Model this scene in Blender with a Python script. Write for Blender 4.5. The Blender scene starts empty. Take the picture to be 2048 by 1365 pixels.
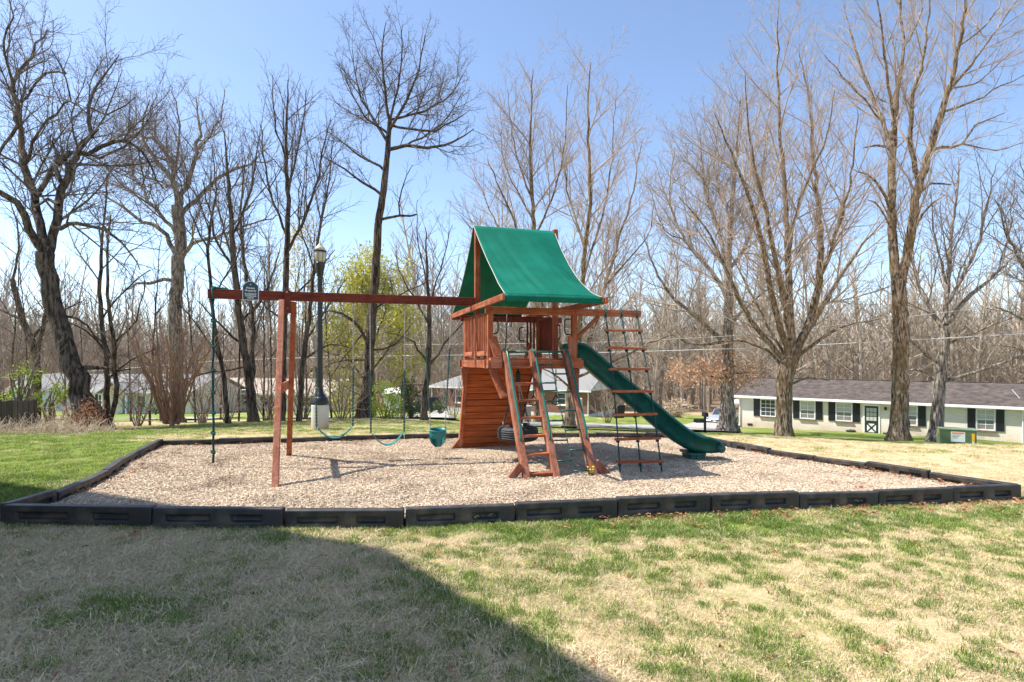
import bpy, bmesh, math, random
import numpy as np
from mathutils import Vector, Matrix

# ------------------------------------------------------------------ camera, sky, sun
scene = bpy.context.scene
C = scene.collection
CZ = 1.6                       # eye height
FP = 1138.0                    # focal length in photo pixels (20 mm on full frame)
HZ = 720.0                     # photo row of the horizon
SH = Vector((0.63, -0.055))    # shadow displacement per metre of height

cam = bpy.data.cameras.new('camera'); camo = bpy.data.objects.new('camera', cam); C.objects.link(camo)
camo.location = (0, 0, CZ); camo.rotation_euler = (math.radians(90), 0, 0)
cam.sensor_width = 36; cam.lens = 36 * FP / 2048; cam.shift_y = (HZ - 682.5) / 2048
cam.clip_start = 0.05; cam.clip_end = 3000
scene.camera = camo

SUN_EL = math.atan(1 / SH.length)
to_sun = Vector((-SH.x, -SH.y, 1)).normalized()
world = bpy.data.worlds.new('World'); scene.world = world; world.use_nodes = True
wn = world.node_tree; wn.nodes.clear()
sky = wn.nodes.new('ShaderNodeTexSky'); sky.sky_type = 'NISHITA'; sky.sun_disc = False
sky.sun_elevation = SUN_EL
sky.sun_rotation = math.atan2(to_sun.x, to_sun.y)
sky.altitude = 400; sky.air_density = 0.8; sky.dust_density = 0.8; sky.ozone_density = 0.6
bg = wn.nodes.new('ShaderNodeBackground'); bg.inputs['Strength'].default_value = 0.142
wo = wn.nodes.new('ShaderNodeOutputWorld')
wn.links.new(sky.outputs[0], bg.inputs[0]); wn.links.new(bg.outputs[0], wo.inputs[0])
sl = bpy.data.lights.new('sun', 'SUN'); sl.energy = 4.5; sl.angle = math.radians(0.5); sl.color = (1.0, 0.95, 0.87)
so = bpy.data.objects.new('sun', sl); C.objects.link(so)
so.rotation_euler = (-to_sun).to_track_quat('-Z', 'Y').to_euler(); so.location = (-20, 4, 30)
scene.view_settings.view_transform = 'Standard'; scene.view_settings.look = 'None'
scene.view_settings.exposure = 1.03; scene.view_settings.gamma = 1.0
scene.view_settings.use_curve_mapping = False
scene.cycles.max_bounces = 5; scene.cycles.diffuse_bounces = 3; scene.cycles.use_adaptive_sampling = True; scene.cycles.adaptive_threshold = 0.025; scene.cycles.transparent_max_bounces = 8
scene.cycles.use_denoising = True

# ------------------------------------------------------------------ terrain
def noise2(x, y, seed=0):
    x = np.asarray(x, float); y = np.asarray(y, float)
    xi = np.floor(x); yi = np.floor(y); fx = x - xi; fy = y - yi
    fx = fx * fx * (3 - 2 * fx); fy = fy * fy * (3 - 2 * fy)
    def h(a, b):
        s = np.sin(a * 127.1 + b * 311.7 + seed * 74.7) * 43758.5453
        return s - np.floor(s)
    return (h(xi, yi) * (1 - fx) + h(xi + 1, yi) * fx) * (1 - fy) + (h(xi, yi + 1) * (1 - fx) + h(xi + 1, yi + 1) * fx) * fy
def fbm(x, y, seed=0, o=3):
    r = 0; a = .5; t = 0
    for i in range(o):
        r = r + a * noise2(x * 2 ** i, y * 2 ** i, seed + i); t += a; a *= .5
    return r / t

KU = np.array([-1.3, -1.0, -.7, -.25, .1, .4, .68, .95, 1.3])
KY = np.array([11., 14., 18., 26., 36., 46., 60., 80., 120., 200., 320., 600.])
KV = np.array([
 [.165, .136, .128, .119, .110, .104, .097, .086, .060, .034, .016, .006],
 [.165, .136, .128, .119, .110, .104, .097, .086, .060, .034, .016, .006],
 [.164, .139, .128, .116, .109, .105, .097, .086, .060, .034, .016, .006],
 [.168, .138, .117, .104, .101, .100, .096, .086, .060, .034, .016, .006],
 [.168, .141, .130, .122, .112, .101, .096, .086, .060, .034, .016, .006],
 [.168, .148, .140, .134, .1275, .121, .107, .090, .060, .034, .016, .006],
 [.172, .157, .153, .1475, .138, .125, .107, .090, .060, .034, .016, .006],
 [.172, .160, .157, .1535, .149, .128, .107, .090, .060, .034, .016, .006],
 [.172, .160, .157, .1535, .149, .128, .107, .090, .060, .034, .016, .006]])
def plane_z(X, Y): return -.02 - .01 * X - .02 * Y
def ground(X, Y):
    X = np.asarray(X, float); Y = np.asarray(Y, float)
    Yc = np.clip(Y, 11.0, 599.9); u = np.clip(X / np.maximum(Yc, 1e-3), -1.299, 1.299)
    iu = np.clip(np.searchsorted(KU, u) - 1, 0, len(KU) - 2); iy = np.clip(np.searchsorted(KY, Yc) - 1, 0, len(KY) - 2)
    a = (u - KU[iu]) / (KU[iu + 1] - KU[iu]); b = (np.log(Yc) - np.log(KY[iy])) / (np.log(KY[iy + 1]) - np.log(KY[iy]))
    v = (KV[iu, iy] * (1 - a) + KV[iu + 1, iy] * a) * (1 - b) + (KV[iu, iy + 1] * (1 - a) + KV[iu + 1, iy + 1] * a) * b
    zf = CZ - v * Yc
    zp = plane_z(np.clip(X, -14, 14), Y)
    w = np.clip((Y - 12.0) / 4.0, 0, 1); w = w * w * (3 - 2 * w)
    return zp * (1 - w) + zf * w
def gz(x, y): return float(ground(x, y))
def chip_z(X, Y): return plane_z(X, Y) + .10
def at(px, py, Y): return Vector(((px - 1024) / FP * Y, Y, CZ - (py - HZ) / FP * Y))
def gx(px, Y): return (px - 1024) / FP * Y
def onground(px, Y, dz=0.0):
    x = gx(px, Y); return Vector((x, Y, gz(x, Y) + dz))

# ------------------------------------------------------------------ materials
MATS = {}
def mat(name, col, col2=None, rough=.7, scale=8, stretch=(1, 1, 1), bump=0., bscale=None, metal=0., spec=.5, contrast=(.35, .65),
        objrand=0., col3=None, scale3=2.0, trans=0., coord='Object', detail=5, world3=False, pos3=(.48, .68)):
    if name in MATS: return MATS[name]
    m = bpy.data.materials.new(name); m.use_nodes = True; MATS[name] = m
    nt = m.node_tree; N = nt.nodes; L = nt.links
    b = N['Principled BSDF']; b.inputs['Roughness'].default_value = rough; b.inputs['Metallic'].default_value = metal
    b.inputs['Specular IOR Level'].default_value = spec
    tc = N.new('ShaderNodeTexCoord'); mp = N.new('ShaderNodeMapping'); mp.inputs['Scale'].default_value = stretch
    L.new(tc.outputs[coord], mp.inputs['Vector'])
    cur = None
    if col2 is not None:
        n = N.new('ShaderNodeTexNoise'); n.inputs['Scale'].default_value = scale; n.inputs['Detail'].default_value = detail
        n.inputs['Roughness'].default_value = .65
        L.new(mp.outputs[0], n.inputs['Vector'])
        r = N.new('ShaderNodeValToRGB'); r.color_ramp.elements[0].position = contrast[0]; r.color_ramp.elements[1].position = contrast[1]
        r.color_ramp.elements[0].color = (*col, 1); r.color_ramp.elements[1].color = (*col2, 1)
        L.new(n.outputs['Fac'], r.inputs['Fac']); cur = r.outputs[0]
    else:
        rgb = N.new('ShaderNodeRGB'); rgb.outputs[0].default_value = (*col, 1); cur = rgb.outputs[0]
    if col3 is not None:
        n3 = N.new('ShaderNodeTexNoise'); n3.inputs['Scale'].default_value = scale3; n3.inputs['Detail'].default_value = 4
        L.new((N.new('ShaderNodeNewGeometry').outputs['Position'] if world3 else tc.outputs[coord]), n3.inputs['Vector'])
        r3 = N.new('ShaderNodeValToRGB'); r3.color_ramp.elements[0].position = pos3[0]; r3.color_ramp.elements[1].position = pos3[1]
        L.new(n3.outputs['Fac'], r3.inputs['Fac'])
        mx = N.new('ShaderNodeMix'); mx.data_type = 'RGBA'; L.new(r3.outputs[0], mx.inputs['Factor'])
        L.new(cur, mx.inputs['A']); mx.inputs['B'].default_value = (*col3, 1); cur = mx.outputs['Result']
    if objrand:
        oi = N.new('ShaderNodeObjectInfo'); mr = N.new('ShaderNodeMapRange')
        mr.inputs['To Min'].default_value = 1 - objrand; mr.inputs['To Max'].default_value = 1 + objrand
        L.new(oi.outputs['Random'], mr.inputs['Value'])
        hs = N.new('ShaderNodeHueSaturation'); L.new(cur, hs.inputs['Color']); L.new(mr.outputs[0], hs.inputs['Value']); cur = hs.outputs[0]
    L.new(cur, b.inputs['Base Color'])
    if bump:
        nb = N.new('ShaderNodeTexNoise'); nb.inputs['Scale'].default_value = bscale or scale; nb.inputs['Detail'].default_value = 6
        L.new(mp.outputs[0], nb.inputs['Vector'])
        bp = N.new('ShaderNodeBump'); bp.inputs['Strength'].default_value = min(1, bump); bp.inputs['Distance'].default_value = .02 * max(1, bump)
        L.new(nb.outputs['Fac'], bp.inputs['Height']); L.new(bp.outputs[0], b.inputs['Normal'])
    if trans:
        tr = N.new('ShaderNodeBsdfTranslucent'); L.new(cur, tr.inputs['Color'])
        ms = N.new('ShaderNodeMixShader'); ms.inputs['Fac'].default_value = trans
        L.new(b.outputs[0], ms.inputs[1]); L.new(tr.outputs[0], ms.inputs[2]); L.new(ms.outputs[0], N['Material Output'].inputs['Surface'])
    return m

M = {}
M['wood'] = mat('stained_wood', (.265, .066, .024), (.39, .118, .05), .68, 5, (1, 1, 1), .25, 30, objrand=.18, col3=(.42, .165, .095), scale3=3, spec=.25)
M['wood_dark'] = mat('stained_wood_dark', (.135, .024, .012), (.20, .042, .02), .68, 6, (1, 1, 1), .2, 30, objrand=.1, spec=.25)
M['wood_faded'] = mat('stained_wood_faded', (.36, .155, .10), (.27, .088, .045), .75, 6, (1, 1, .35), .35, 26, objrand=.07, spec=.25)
M['wood_wall'] = mat('stained_wood_wall', (.47, .112, .028), (.35, .075, .02), .7, 5, (.5, 1, 3), .3, 24, objrand=.14, spec=.25)
M['canopy'] = mat('green_vinyl', (.002, .118, .075), (.003, .138, .088), .65, 3, (1, 1, 1), .08, 25, trans=.10, spec=.12, col3=(.005, .16, .108), scale3=1.6)
M['slide'] = mat('green_plastic', (.003, .068, .058), (.006, .09, .076), .38, 4, (1, 1, 1), .05, 60, col3=(.012, .115, .095), scale3=6, spec=.35)
M['teal'] = mat('teal_plastic', (.008, .15, .15), (.012, .19, .18), .4, 9)
M['tube'] = mat('green_coated_steel', (.006, .115, .095), (.01, .15, .12), .35, 14)
M['rope'] = mat('green_rope', (.006, .055, .05), (.03, .17, .15), .9, 60, (1, 1, .4), .6, 120)
M['rope_dark'] = mat('dark_green_rope', (.004, .028, .03), (.01, .07, .068), .9, 60, (1, 1, .4), .6, 120)
M['chainmetal'] = mat('galvanised_steel', (.30, .30, .29), (.45, .44, .42), .4, 40, metal=.7)
M['chaingreen'] = mat('green_coated_chain', (.006, .05, .042), (.01, .09, .075), .45, 30)
M['blackmetal'] = mat('black_metal', (.008, .011, .013), (.015, .018, .02), .38, 20)
M['bolt'] = mat('bolt_steel', (.10, .06, .05), (.18, .12, .10), .45, 40, metal=.5)
M['rubber'] = mat('tyre_rubber', (.018, .019, .021), (.04, .04, .042), .75, 20, (1, 1, 1), .2, 60)
M['border'] = mat('black_border_plastic', (.017, .0165, .017), (.036, .033, .032), .5, 9, (1, 1, 1), .12, 90, objrand=.25, col3=(.085, .066, .05), scale3=5)
M['chip_ground'] = mat('wood_chip_ground', (.17, .105, .065), (.40, .30, .215), .9, 42, (1, 1, 1), 1.0, 60, contrast=(.38, .62))
M['chip1'] = mat('wood_chip_pale', (.58, .465, .325), (.70, .58, .43), .9, 30, objrand=.2, col3=(.42, .31, .21), scale3=1.1, world3=True, pos3=(.50, .78))
M['chip2'] = mat('wood_chip_brown', (.38, .25, .155), (.50, .365, .245), .9, 30, objrand=.22, col3=(.20, .12, .07), scale3=1.1, world3=True, pos3=(.50, .78))
M['chip3'] = mat('wood_chip_grey', (.42, .345, .265), (.55, .46, .365), .9, 30, objrand=.22, col3=(.28, .21, .15), scale3=1.1, world3=True, pos3=(.50, .78))
M['straw'] = mat('dead_grass', (.62, .495, .285), (.74, .61, .39), .85, 6, objrand=.16, trans=.15)
M['straw2'] = mat('dead_grass_grey', (.50, .395, .25), (.63, .52, .36), .85, 6, objrand=.16, trans=.15)
M['green1'] = mat('green_grass', (.075, .15, .018), (.15, .26, .038), .6, 6, objrand=.22, trans=.3)
M['green2'] = mat('yellow_green_grass', (.27, .36, .045), (.36, .43, .08), .6, 6, objrand=.2, trans=.3)
M['leaf_brown'] = mat('dead_leaf', (.26, .10, .042), (.36, .17, .08), .8, 10, objrand=.3, trans=.2)
M['bark_shaded'] = mat('shaded_bark', (.03, .023, .019), (.16, .12, .092), .95, 13, (1, 1, .16), 1.0, 16, contrast=(.42, .6), spec=.15)  # backlit trees: their shade is put into the bark colour
M['bark_old'] = mat('old_oak_bark', (.035, .028, .024), (.17, .135, .11), .95, 9, (1, 1, .2), 1.0, 9, contrast=(.42, .62), spec=.15)
M['bark_tan'] = mat('tan_bark', (.06, .042, .028), (.36, .275, .195), .95, 12, (1, 1, .22), 1.0, 11, contrast=(.42, .6), col3=(.15, .10, .045), scale3=1.2, spec=.15)
M['bark_grey'] = mat('grey_bark', (.09, .072, .058), (.40, .34, .28), .95, 12, (1, 1, .2), 1.0, 12, contrast=(.42, .6), spec=.15)
M['bark_myrtle'] = mat('peeling_bark', (.26, .125, .07), (.42, .25, .16), .85, 8, (1, 1, .3), .6, 14)
M['twig'] = mat('twig_brown', (.15, .112, .084), (.27, .21, .16), .9, 3)
M['twig_dark'] = mat('twig_dark', (.085, .065, .052), (.16, .125, .10), .9, 3)  # twigs of the backlit trees, darkened with their bark; also shrub stems
M['twig_tan'] = mat('twig_tan', (.28, .215, .16), (.42, .335, .26), .9, 2)
M['bud'] = mat('twig_budded', (.30, .225, .17), (.46, .365, .285), .9, 2)
M['far_wood'] = mat('far_wood_bark', (.29, .235, .18), (.49, .41, .325), .95, .35, (1, 1, .4))
M['spring_leaf'] = mat('spring_leaf', (.44, .43, .05), (.55, .52, .09), .6, 5, trans=.4)
M['spring_pale'] = mat('pale_spring_leaf', (.52, .42, .18), (.60, .50, .26), .6, 5, trans=.4)
M['evergreen'] = mat('evergreen_leaf', (.035, .075, .018), (.075, .125, .03), .5, 5, trans=.15)
M['fresh_leaf'] = mat('fresh_leaf', (.20, .30, .025), (.33, .40, .05), .6, 5, trans=.35)
M['red_leaf'] = mat('russet_leaf', (.34, .12, .055), (.42, .21, .09), .7, 5, trans=.3)
M['oak_leaf'] = mat('clinging_oak_leaf', (.46, .26, .15), (.56, .35, .23), .7, 5, trans=.3)
M['dry_stem'] = mat('dry_stem', (.46, .35, .25), (.56, .44, .33), .9, 3)
M['asphalt'] = mat('weathered_asphalt', (.26, .25, .24), (.36, .35, .34), .9, 3, (1, 1, 1), .3, 40)
M['concrete'] = mat('concrete', (.30, .285, .26), (.40, .38, .35), .9, 4, (1, 1, 1), .2, 30)
M['white'] = mat('white_paint', (.72, .71, .69), (.80, .79, .77), .6, 3)
M['glass'] = mat('window_glass', (.03, .035, .04), (.06, .065, .07), .06, 2)
M['curtain'] = mat('pale_curtain', (.40, .41, .36), (.54, .54, .48), .9, 9, (7, 7, .3))
M['shutter'] = mat('navy_shutter', (.012, .014, .022), (.02, .022, .032), .5, 9)
M['door_dark'] = mat('dark_green_door', (.012, .020, .018), (.02, .03, .026), .45, 9)
M['roof_brown'] = mat('brown_shingle', (.058, .048, .043), (.135, .112, .10), .95, 2.2, (1, 1, 1), .4, 60, contrast=(.35, .68), detail=9, spec=.1)
M['roof_grey'] = mat('grey_shingle', (.17, .168, .165), (.25, .245, .24), .95, 14, (1, 1, 1), .3, 40)
M['roof_tan'] = mat('tan_roof', (.33, .27, .215), (.41, .34, .275), .95, 8, (1, 1, 1), .2, 30)
M['cream'] = mat('cream_wall', (.62, .57, .45), (.70, .65, .53), .8, 2)
M['tealdoor'] = mat('teal_door', (.02, .18, .18), (.03, .22, .21), .5, 5)
M['foundation'] = mat('white_foundation', (.60, .60, .60), (.70, .70, .69), .9, 3)
M['maroon'] = mat('maroon_shutter', (.12, .015, .025), (.16, .02, .035), .5, 5)
M['trans_green'] = mat('transformer_green', (.075, .135, .06), (.09, .155, .07), .5, 4)
M['trans_top'] = mat('transformer_green_top', (.20, .30, .19), (.24, .34, .22), .5, 4)
M['orange'] = mat('orange_label', (.75, .20, .02)); M['yellow'] = mat('yellow_label', (.75, .42, .01))
M['pale_label'] = mat('pale_label', (.62, .70, .66), (.70, .77, .73), .6, 40)
M['yellow_paint'] = mat('yellow_strap', (.55, .30, .02), (.62, .36, .03), .5, 9)
M['sign_green'] = mat('sign_green', (.004, .045, .055), (.006, .055, .062), .4, 9)
M['polewood'] = mat('utility_pole_wood', (.20, .11, .06), (.33, .20, .12), .9, 6, (1, 1, .15), .6, 14)
M['fence'] = mat('dark_fence_wood', (.055, .038, .030), (.10, .075, .06), .9, 6, (1, 1, .2), .5, 14, objrand=.25)
M['cable'] = mat('pale_cable', (.62, .60, .57)); M['cable_dark'] = mat('grey_cable', (.34, .33, .32))
M['carpaint'] = mat('silver_paint', (.42, .44, .47), (.46, .48, .51), .25, 3, metal=.4)
M['cardark'] = mat('dark_blue_paint', (.02, .025, .035), (.03, .035, .045), .25, 3, metal=.2)
M['chrome'] = mat('bright_metal', (.6, .6, .6), None, .2, metal=.9)
M['lampglass'] = mat('frosted_globe', (.62, .58, .44), (.70, .66, .54), .35, 3, trans=.35)
M['black'] = mat('matt_black', (.01, .01, .011), (.018, .018, .02), .6, 8)
M['pot'] = mat('dark_pot', (.03, .03, .035), (.05, .05, .06), .6, 8)
M['stone'] = mat('pillar_stone', (.28, .23, .18), (.42, .36, .29), .9, 9, (1, 1, 1), .4, 20)
M['flower'] = mat('yellow_flower', (.75, .55, .01)); M['siding'] = mat('pale_siding', (.72, .70, .66), (.78, .76, .72), .7, 2)

def brick_mat(name, c1, c2, mortar, scale, stain=None, stain_h=.6):
    m = bpy.data.materials.new(name); m.use_nodes = True; nt = m.node_tree; N = nt.nodes; L = nt.links
    b = N['Principled BSDF']; b.inputs['Roughness'].default_value = .9
    tc = N.new('ShaderNodeTexCoord'); sp = N.new('ShaderNodeSeparateXYZ'); L.new(tc.outputs['Object'], sp.inputs[0])
    ad = N.new('ShaderNodeMath'); ad.operation = 'ADD'; L.new(sp.outputs['X'], ad.inputs[0]); L.new(sp.outputs['Y'], ad.inputs[1])
    cb = N.new('ShaderNodeCombineXYZ'); L.new(ad.outputs[0], cb.inputs['X']); L.new(sp.outputs['Z'], cb.inputs['Y'])
    br = N.new('ShaderNodeTexBrick'); br.inputs['Scale'].default_value = scale; br.inputs['Brick Width'].default_value = 1.0; br.inputs['Row Height'].default_value = .34
    br.inputs['Mortar Size'].default_value = .045; br.inputs['Color1'].default_value = (*c1, 1); br.inputs['Color2'].default_value = (*c2, 1); br.inputs['Mortar'].default_value = (*mortar, 1)
    L.new(cb.outputs[0], br.inputs['Vector'])
    n = N.new('ShaderNodeTexNoise'); n.inputs['Scale'].default_value = 1.3; n.inputs['Detail'].default_value = 6; L.new(tc.outputs['Object'], n.inputs['Vector'])
    cur = br.outputs['Color']
    if stain:
        mr = N.new('ShaderNodeMapRange'); mr.inputs['From Min'].default_value = stain_h * 1.4; mr.inputs['From Max'].default_value = 0.0
        L.new(sp.outputs['Z'], mr.inputs['Value'])
        mu = N.new('ShaderNodeMath'); mu.operation = 'MULTIPLY'; L.new(mr.outputs[0], mu.inputs[0]); L.new(n.outputs['Fac'], mu.inputs[1])
        mx = N.new('ShaderNodeMix'); mx.data_type = 'RGBA'; L.new(mu.outputs[0], mx.inputs['Factor']); L.new(cur, mx.inputs['A'])
        mx.inputs['B'].default_value = (*stain, 1); cur = mx.outputs['Result']
    L.new(cur, b.inputs['Base Color'])
    bp = N.new('ShaderNodeBump'); bp.inputs['Strength'].default_value = .5; bp.inputs['Distance'].default_value = .01; bp.invert = True
    L.new(br.outputs['Fac'], bp.inputs['Height']); L.new(bp.outputs[0], b.inputs['Normal'])
    return m
M['brick_white'] = brick_mat('painted_white_brick', (.74, .68, .59), (.82, .76, .67), (.56, .49, .41), 4.2, (.46, .27, .17), .75)
M['brick_red'] = brick_mat('red_brown_brick', (.17, .06, .035), (.25, .095, .06), (.24, .17, .125), 4.2)

def pedestal_mat():
    m = bpy.data.materials.new('stained_concrete'); m.use_nodes = True; nt = m.node_tree; N = nt.nodes; L = nt.links
    b = N['Principled BSDF']; b.inputs['Roughness'].default_value = .9
    tc = N.new('ShaderNodeTexCoord'); sp = N.new('ShaderNodeSeparateXYZ'); L.new(tc.outputs['Object'], sp.inputs[0])
    n = N.new('ShaderNodeTexNoise'); n.inputs['Scale'].default_value = 4; n.inputs['Detail'].default_value = 6; L.new(tc.outputs['Object'], n.inputs[0])
    r = N.new('ShaderNodeValToRGB'); r.color_ramp.elements[0].color = (.44, .42, .40, 1); r.color_ramp.elements[1].color = (.62, .60, .57, 1)
    L.new(n.outputs['Fac'], r.inputs[0])
    mr = N.new('ShaderNodeMapRange'); mr.inputs['From Min'].default_value = .45; mr.inputs['From Max'].default_value = .02; L.new(sp.outputs['Z'], mr.inputs[0])
    mu = N.new('ShaderNodeMath'); mu.operation = 'MULTIPLY'; L.new(mr.outputs[0], mu.inputs[0]); L.new(n.outputs['Fac'], mu.inputs[1])
    mx = N.new('ShaderNodeMix'); mx.data_type = 'RGBA'; L.new(mu.outputs[0], mx.inputs['Factor']); L.new(r.outputs[0], mx.inputs['A']); mx.inputs['B'].default_value = (.52, .24, .09, 1)
    L.new(mx.outputs['Result'], b.inputs['Base Color']); return m
M['pedestal'] = pedestal_mat()

# ------------------------------------------------------------------ mesh helpers
class MB:
    def __init__(s): s.v = []; s.f = []
    def add(s, vs, fs):
        o = len(s.v); s.v.extend([tuple(p) for p in vs]); s.f.extend([tuple(i + o for i in f) for f in fs])
    def box(s, c, d, R=None):
        c = Vector(c); hx, hy, hz = d[0] / 2, d[1] / 2, d[2] / 2
        vs = [Vector((x, y, z)) for x in (-hx, hx) for y in (-hy, hy) for z in (-hz, hz)]
        if R is not None: vs = [R @ v for v in vs]
        s.add([v + c for v in vs], [(0, 1, 3, 2), (4, 6, 7, 5), (0, 4, 5, 1), (2, 3, 7, 6), (0, 2, 6, 4), (1, 5, 7, 3)]); return s
    def bx(s, x0, x1, y0, y1, z0, z1): return s.box(((x0 + x1) / 2, (y0 + y1) / 2, (z0 + z1) / 2), (abs(x1 - x0), abs(y1 - y0), abs(z1 - z0)))
    def beam(s, a, b, w, h, up=(0, 0, 1)):
        a = Vector(a); b = Vector(b); d = (b - a); L = d.length; d.normalize(); up = Vector(up)
        side = d.cross(up)
        if side.length < 1e-4: side = d.cross(Vector((1, 0, 0)))
        side.normalize(); u = side.cross(d).normalized()
        R = Matrix((d, side, u)).transposed()
        return s.box((a + b) / 2, (L, w, h), R)
    def tube(s, pts, r, n=8, caps=True):
        pts = [Vector(p) for p in pts]; k = len(pts); rs = r if isinstance(r, (list, tuple)) else [r] * k
        ref = None; rings = []
        for i, p in enumerate(pts):
            t = (pts[min(i + 1, k - 1)] - pts[max(i - 1, 0)]).normalized()
            if ref is None:
                ref = Vector((0, 0, 1)) if abs(t.z) < .9 else Vector((1, 0, 0))
            nn = (ref - t * ref.dot(t)).normalized(); bb = t.cross(nn); ref = nn
            rings.append([p + (nn * math.cos(2 * math.pi * j / n) + bb * math.sin(2 * math.pi * j / n)) * rs[i] for j in range(n)])
        vs = [q for g in rings for q in g]; fs = []
        for i in range(k - 1):
            for j in range(n): fs.append((i * n + j, i * n + (j + 1) % n, (i + 1) * n + (j + 1) % n, (i + 1) * n + j))
        if caps: fs += [tuple(range(n - 1, -1, -1)), tuple((k - 1) * n + j for j in range(n))]
        s.add(vs, fs); return s
    def lathe(s, prof, seg=24, c=(0, 0, 0), closed=False):
        c = Vector(c); k = len(prof)
        vs = [c + Vector((r * math.cos(2 * math.pi * j / seg), r * math.sin(2 * math.pi * j / seg), z)) for r, z in prof for j in range(seg)]
        fs = []
        for i in range(k if closed else k - 1):
            i2 = (i + 1) % k
            for j in range(seg): fs.append((i * seg + j, i * seg + (j + 1) % seg, i2 * seg + (j + 1) % seg, i2 * seg + j))
        if not closed:
            fs += [tuple(range(seg - 1, -1, -1)), tuple((k - 1) * seg + j for j in range(seg))]
        s.add(vs, fs); return s
    def poly(s, pts, d):                    # flat outline with thickness vector d
        n = len(pts); d = Vector(d); pts = [Vector(p) for p in pts]
        s.add(pts + [p + d for p in pts], [tuple(range(n))[::-1], tuple(range(n, 2 * n))] + [(i, (i + 1) % n, n + (i + 1) % n, n + i) for i in range(n)]); return s
    def build(s, name, m, parent=None, bev=0, smooth=False, seg=2):
        me = bpy.data.meshes.new(name); me.from_pydata(s.v, [], s.f); me.update()
        bm = bmesh.new(); bm.from_mesh(me); bmesh.ops.recalc_face_normals(bm, faces=bm.faces); bm.to_mesh(me); bm.free()
        me.materials.append(M[m] if isinstance(m, str) else m)
        if smooth: me.polygons.foreach_set('use_smooth', [True] * len(me.polygons))
        o = bpy.data.objects.new(name, me); C.objects.link(o)
        if parent: o.parent = parent
        if bev:
            b = o.modifiers.new('bevel', 'BEVEL'); b.width = bev; b.segments = seg; b.limit_method = 'ANGLE'; b.angle_limit = math.radians(40)
        return o
def tag(o, label=None, cat=None, group=None, kind=None):
    if label: o['label'] = label
    if cat: o['category'] = cat
    if group: o['group'] = group
    if kind: o['kind'] = kind
    return o
def root(name, loc, rz=0., label=None, cat=None, group=None):
    o = bpy.data.objects.new(name, None); C.objects.link(o); o.location = loc; o.rotation_euler = (0, 0, rz); o.empty_display_size = .2
    return tag(o, label, cat, group)
def np_mesh(name, V, Fq, m, parent=None, smooth=True, tris=None):
    me = bpy.data.meshes.new(name); V = np.asarray(V, np.float32)
    nq = len(Fq) if Fq is not None else 0; ntri = len(tris) if tris is not None else 0
    me.vertices.add(len(V)); me.vertices.foreach_set('co', V.ravel())
    idx = []; starts = []; o = 0
    if nq: idx.append(np.asarray(Fq, np.int32).ravel()); starts.append(np.arange(nq) * 4); o = nq * 4
    if ntri: idx.append(np.asarray(tris, np.int32).ravel()); starts.append(o + np.arange(ntri) * 3)
    idx = np.concatenate(idx); starts = np.concatenate(starts).astype(np.int32)
    me.loops.add(len(idx)); me.loops.foreach_set('vertex_index', idx)
    me.polygons.add(nq + ntri); me.polygons.foreach_set('loop_start', starts)
    me.update(calc_edges=True); me.validate()
    if smooth: me.polygons.foreach_set('use_smooth', np.ones(nq + ntri, bool))
    me.materials.append(M[m] if isinstance(m, str) else m)
    ob = bpy.data.objects.new(name, me); C.objects.link(ob)
    if parent: ob.parent = parent
    return ob

# ------------------------------------------------------------------ setting: lawn sheet
def green_mask(X, Y):
    X = np.asarray(X, float); Y = np.asarray(Y, float)
    n1 = fbm(X * .9, Y * .9, 3); n2 = fbm(X * 2.6, Y * 2.6, 9)
    g = np.full(X.shape, .22)
    front_edge = 5.75 + .12 * np.clip(X + 3.4, 0, 12) + .10 * np.clip(-X - 3.4, 0, 4)
    d = front_edge - Y                                             # metres in front of the near border
    g = np.where((Y < front_edge + .3), .27 + .05 * (X > -1), g)
    band = np.clip(1 - np.abs(d - .35) / .9, 0, 1) * np.clip((X + 3.2) / 1.2, 0, 1)
    g = np.maximum(g, band * .85 * (.55 + .9 * n1))
    sh = np.abs((X + 1.18) * .786 + (Y - 5.1) * .618)              # strip beside the shade's edge
    g = np.where(Y < 5.4, np.maximum(g, np.clip(.62 - sh * .55, 0, 1) * (X < .3)), g)
    g = np.where((X < -1.6) & (Y < 4.2), np.maximum(g, np.clip(.75 - ((X + 2.6) ** 2 + ((Y - 3.75) * 1.8) ** 2) * .8, 0, 1)), g)
    left = np.clip((-X - 4.6 - .14 * (Y - 6)) / 1.0, 0, 1) * (Y > 6.0)
    g = np.where(left > 0, np.maximum(g, left * np.clip(1.15 - np.clip(Y - 10, 0, 9) * .055, .5, 1)), g)
    back = (Y > 12.5) & (X < 4) & (X > -9); g = np.where(back, .42 + .1 * (Y > 16), g)
    right = (X > 3.4) & (Y > 7.6) & (Y < 25); g = np.where(right, .09 + .16 * (n1 > .6), g)
    g = np.where((Y >= 25) & (Y < 70), .62, g); g = np.where((Y >= 26) & (Y < 60) & (X > 6), .66, g)
    g = np.where((Y >= 25) & (Y < 34) & (X < -4), .4, g)
    g = np.where(Y >= 75, .06, g)
    return np.clip(g * (.45 + 1.1 * n2) + (n1 - .5) * .35, 0, 1)
def axis(lims):
    out = []
    for a, b, st in lims: out += list(np.arange(a, b, st))
    return np.array(out + [lims[-1][1]])
XS = axis([(-900, -200, 50), (-200, -60, 7), (-60, -20, 2), (-20, -9, .7), (-9, 10, .2), (10, 20, .7), (20, 60, 2), (60, 200, 7), (200, 900, 50)])
YS = axis([(-120, -20, 10), (-20, 2, 2), (2, 14, .2), (14, 24, .5), (24, 70, 1.5), (70, 200, 6), (200, 900, 40)])
GX, GY = np.meshgrid(XS, YS); GZ = ground(GX, GY)
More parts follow.
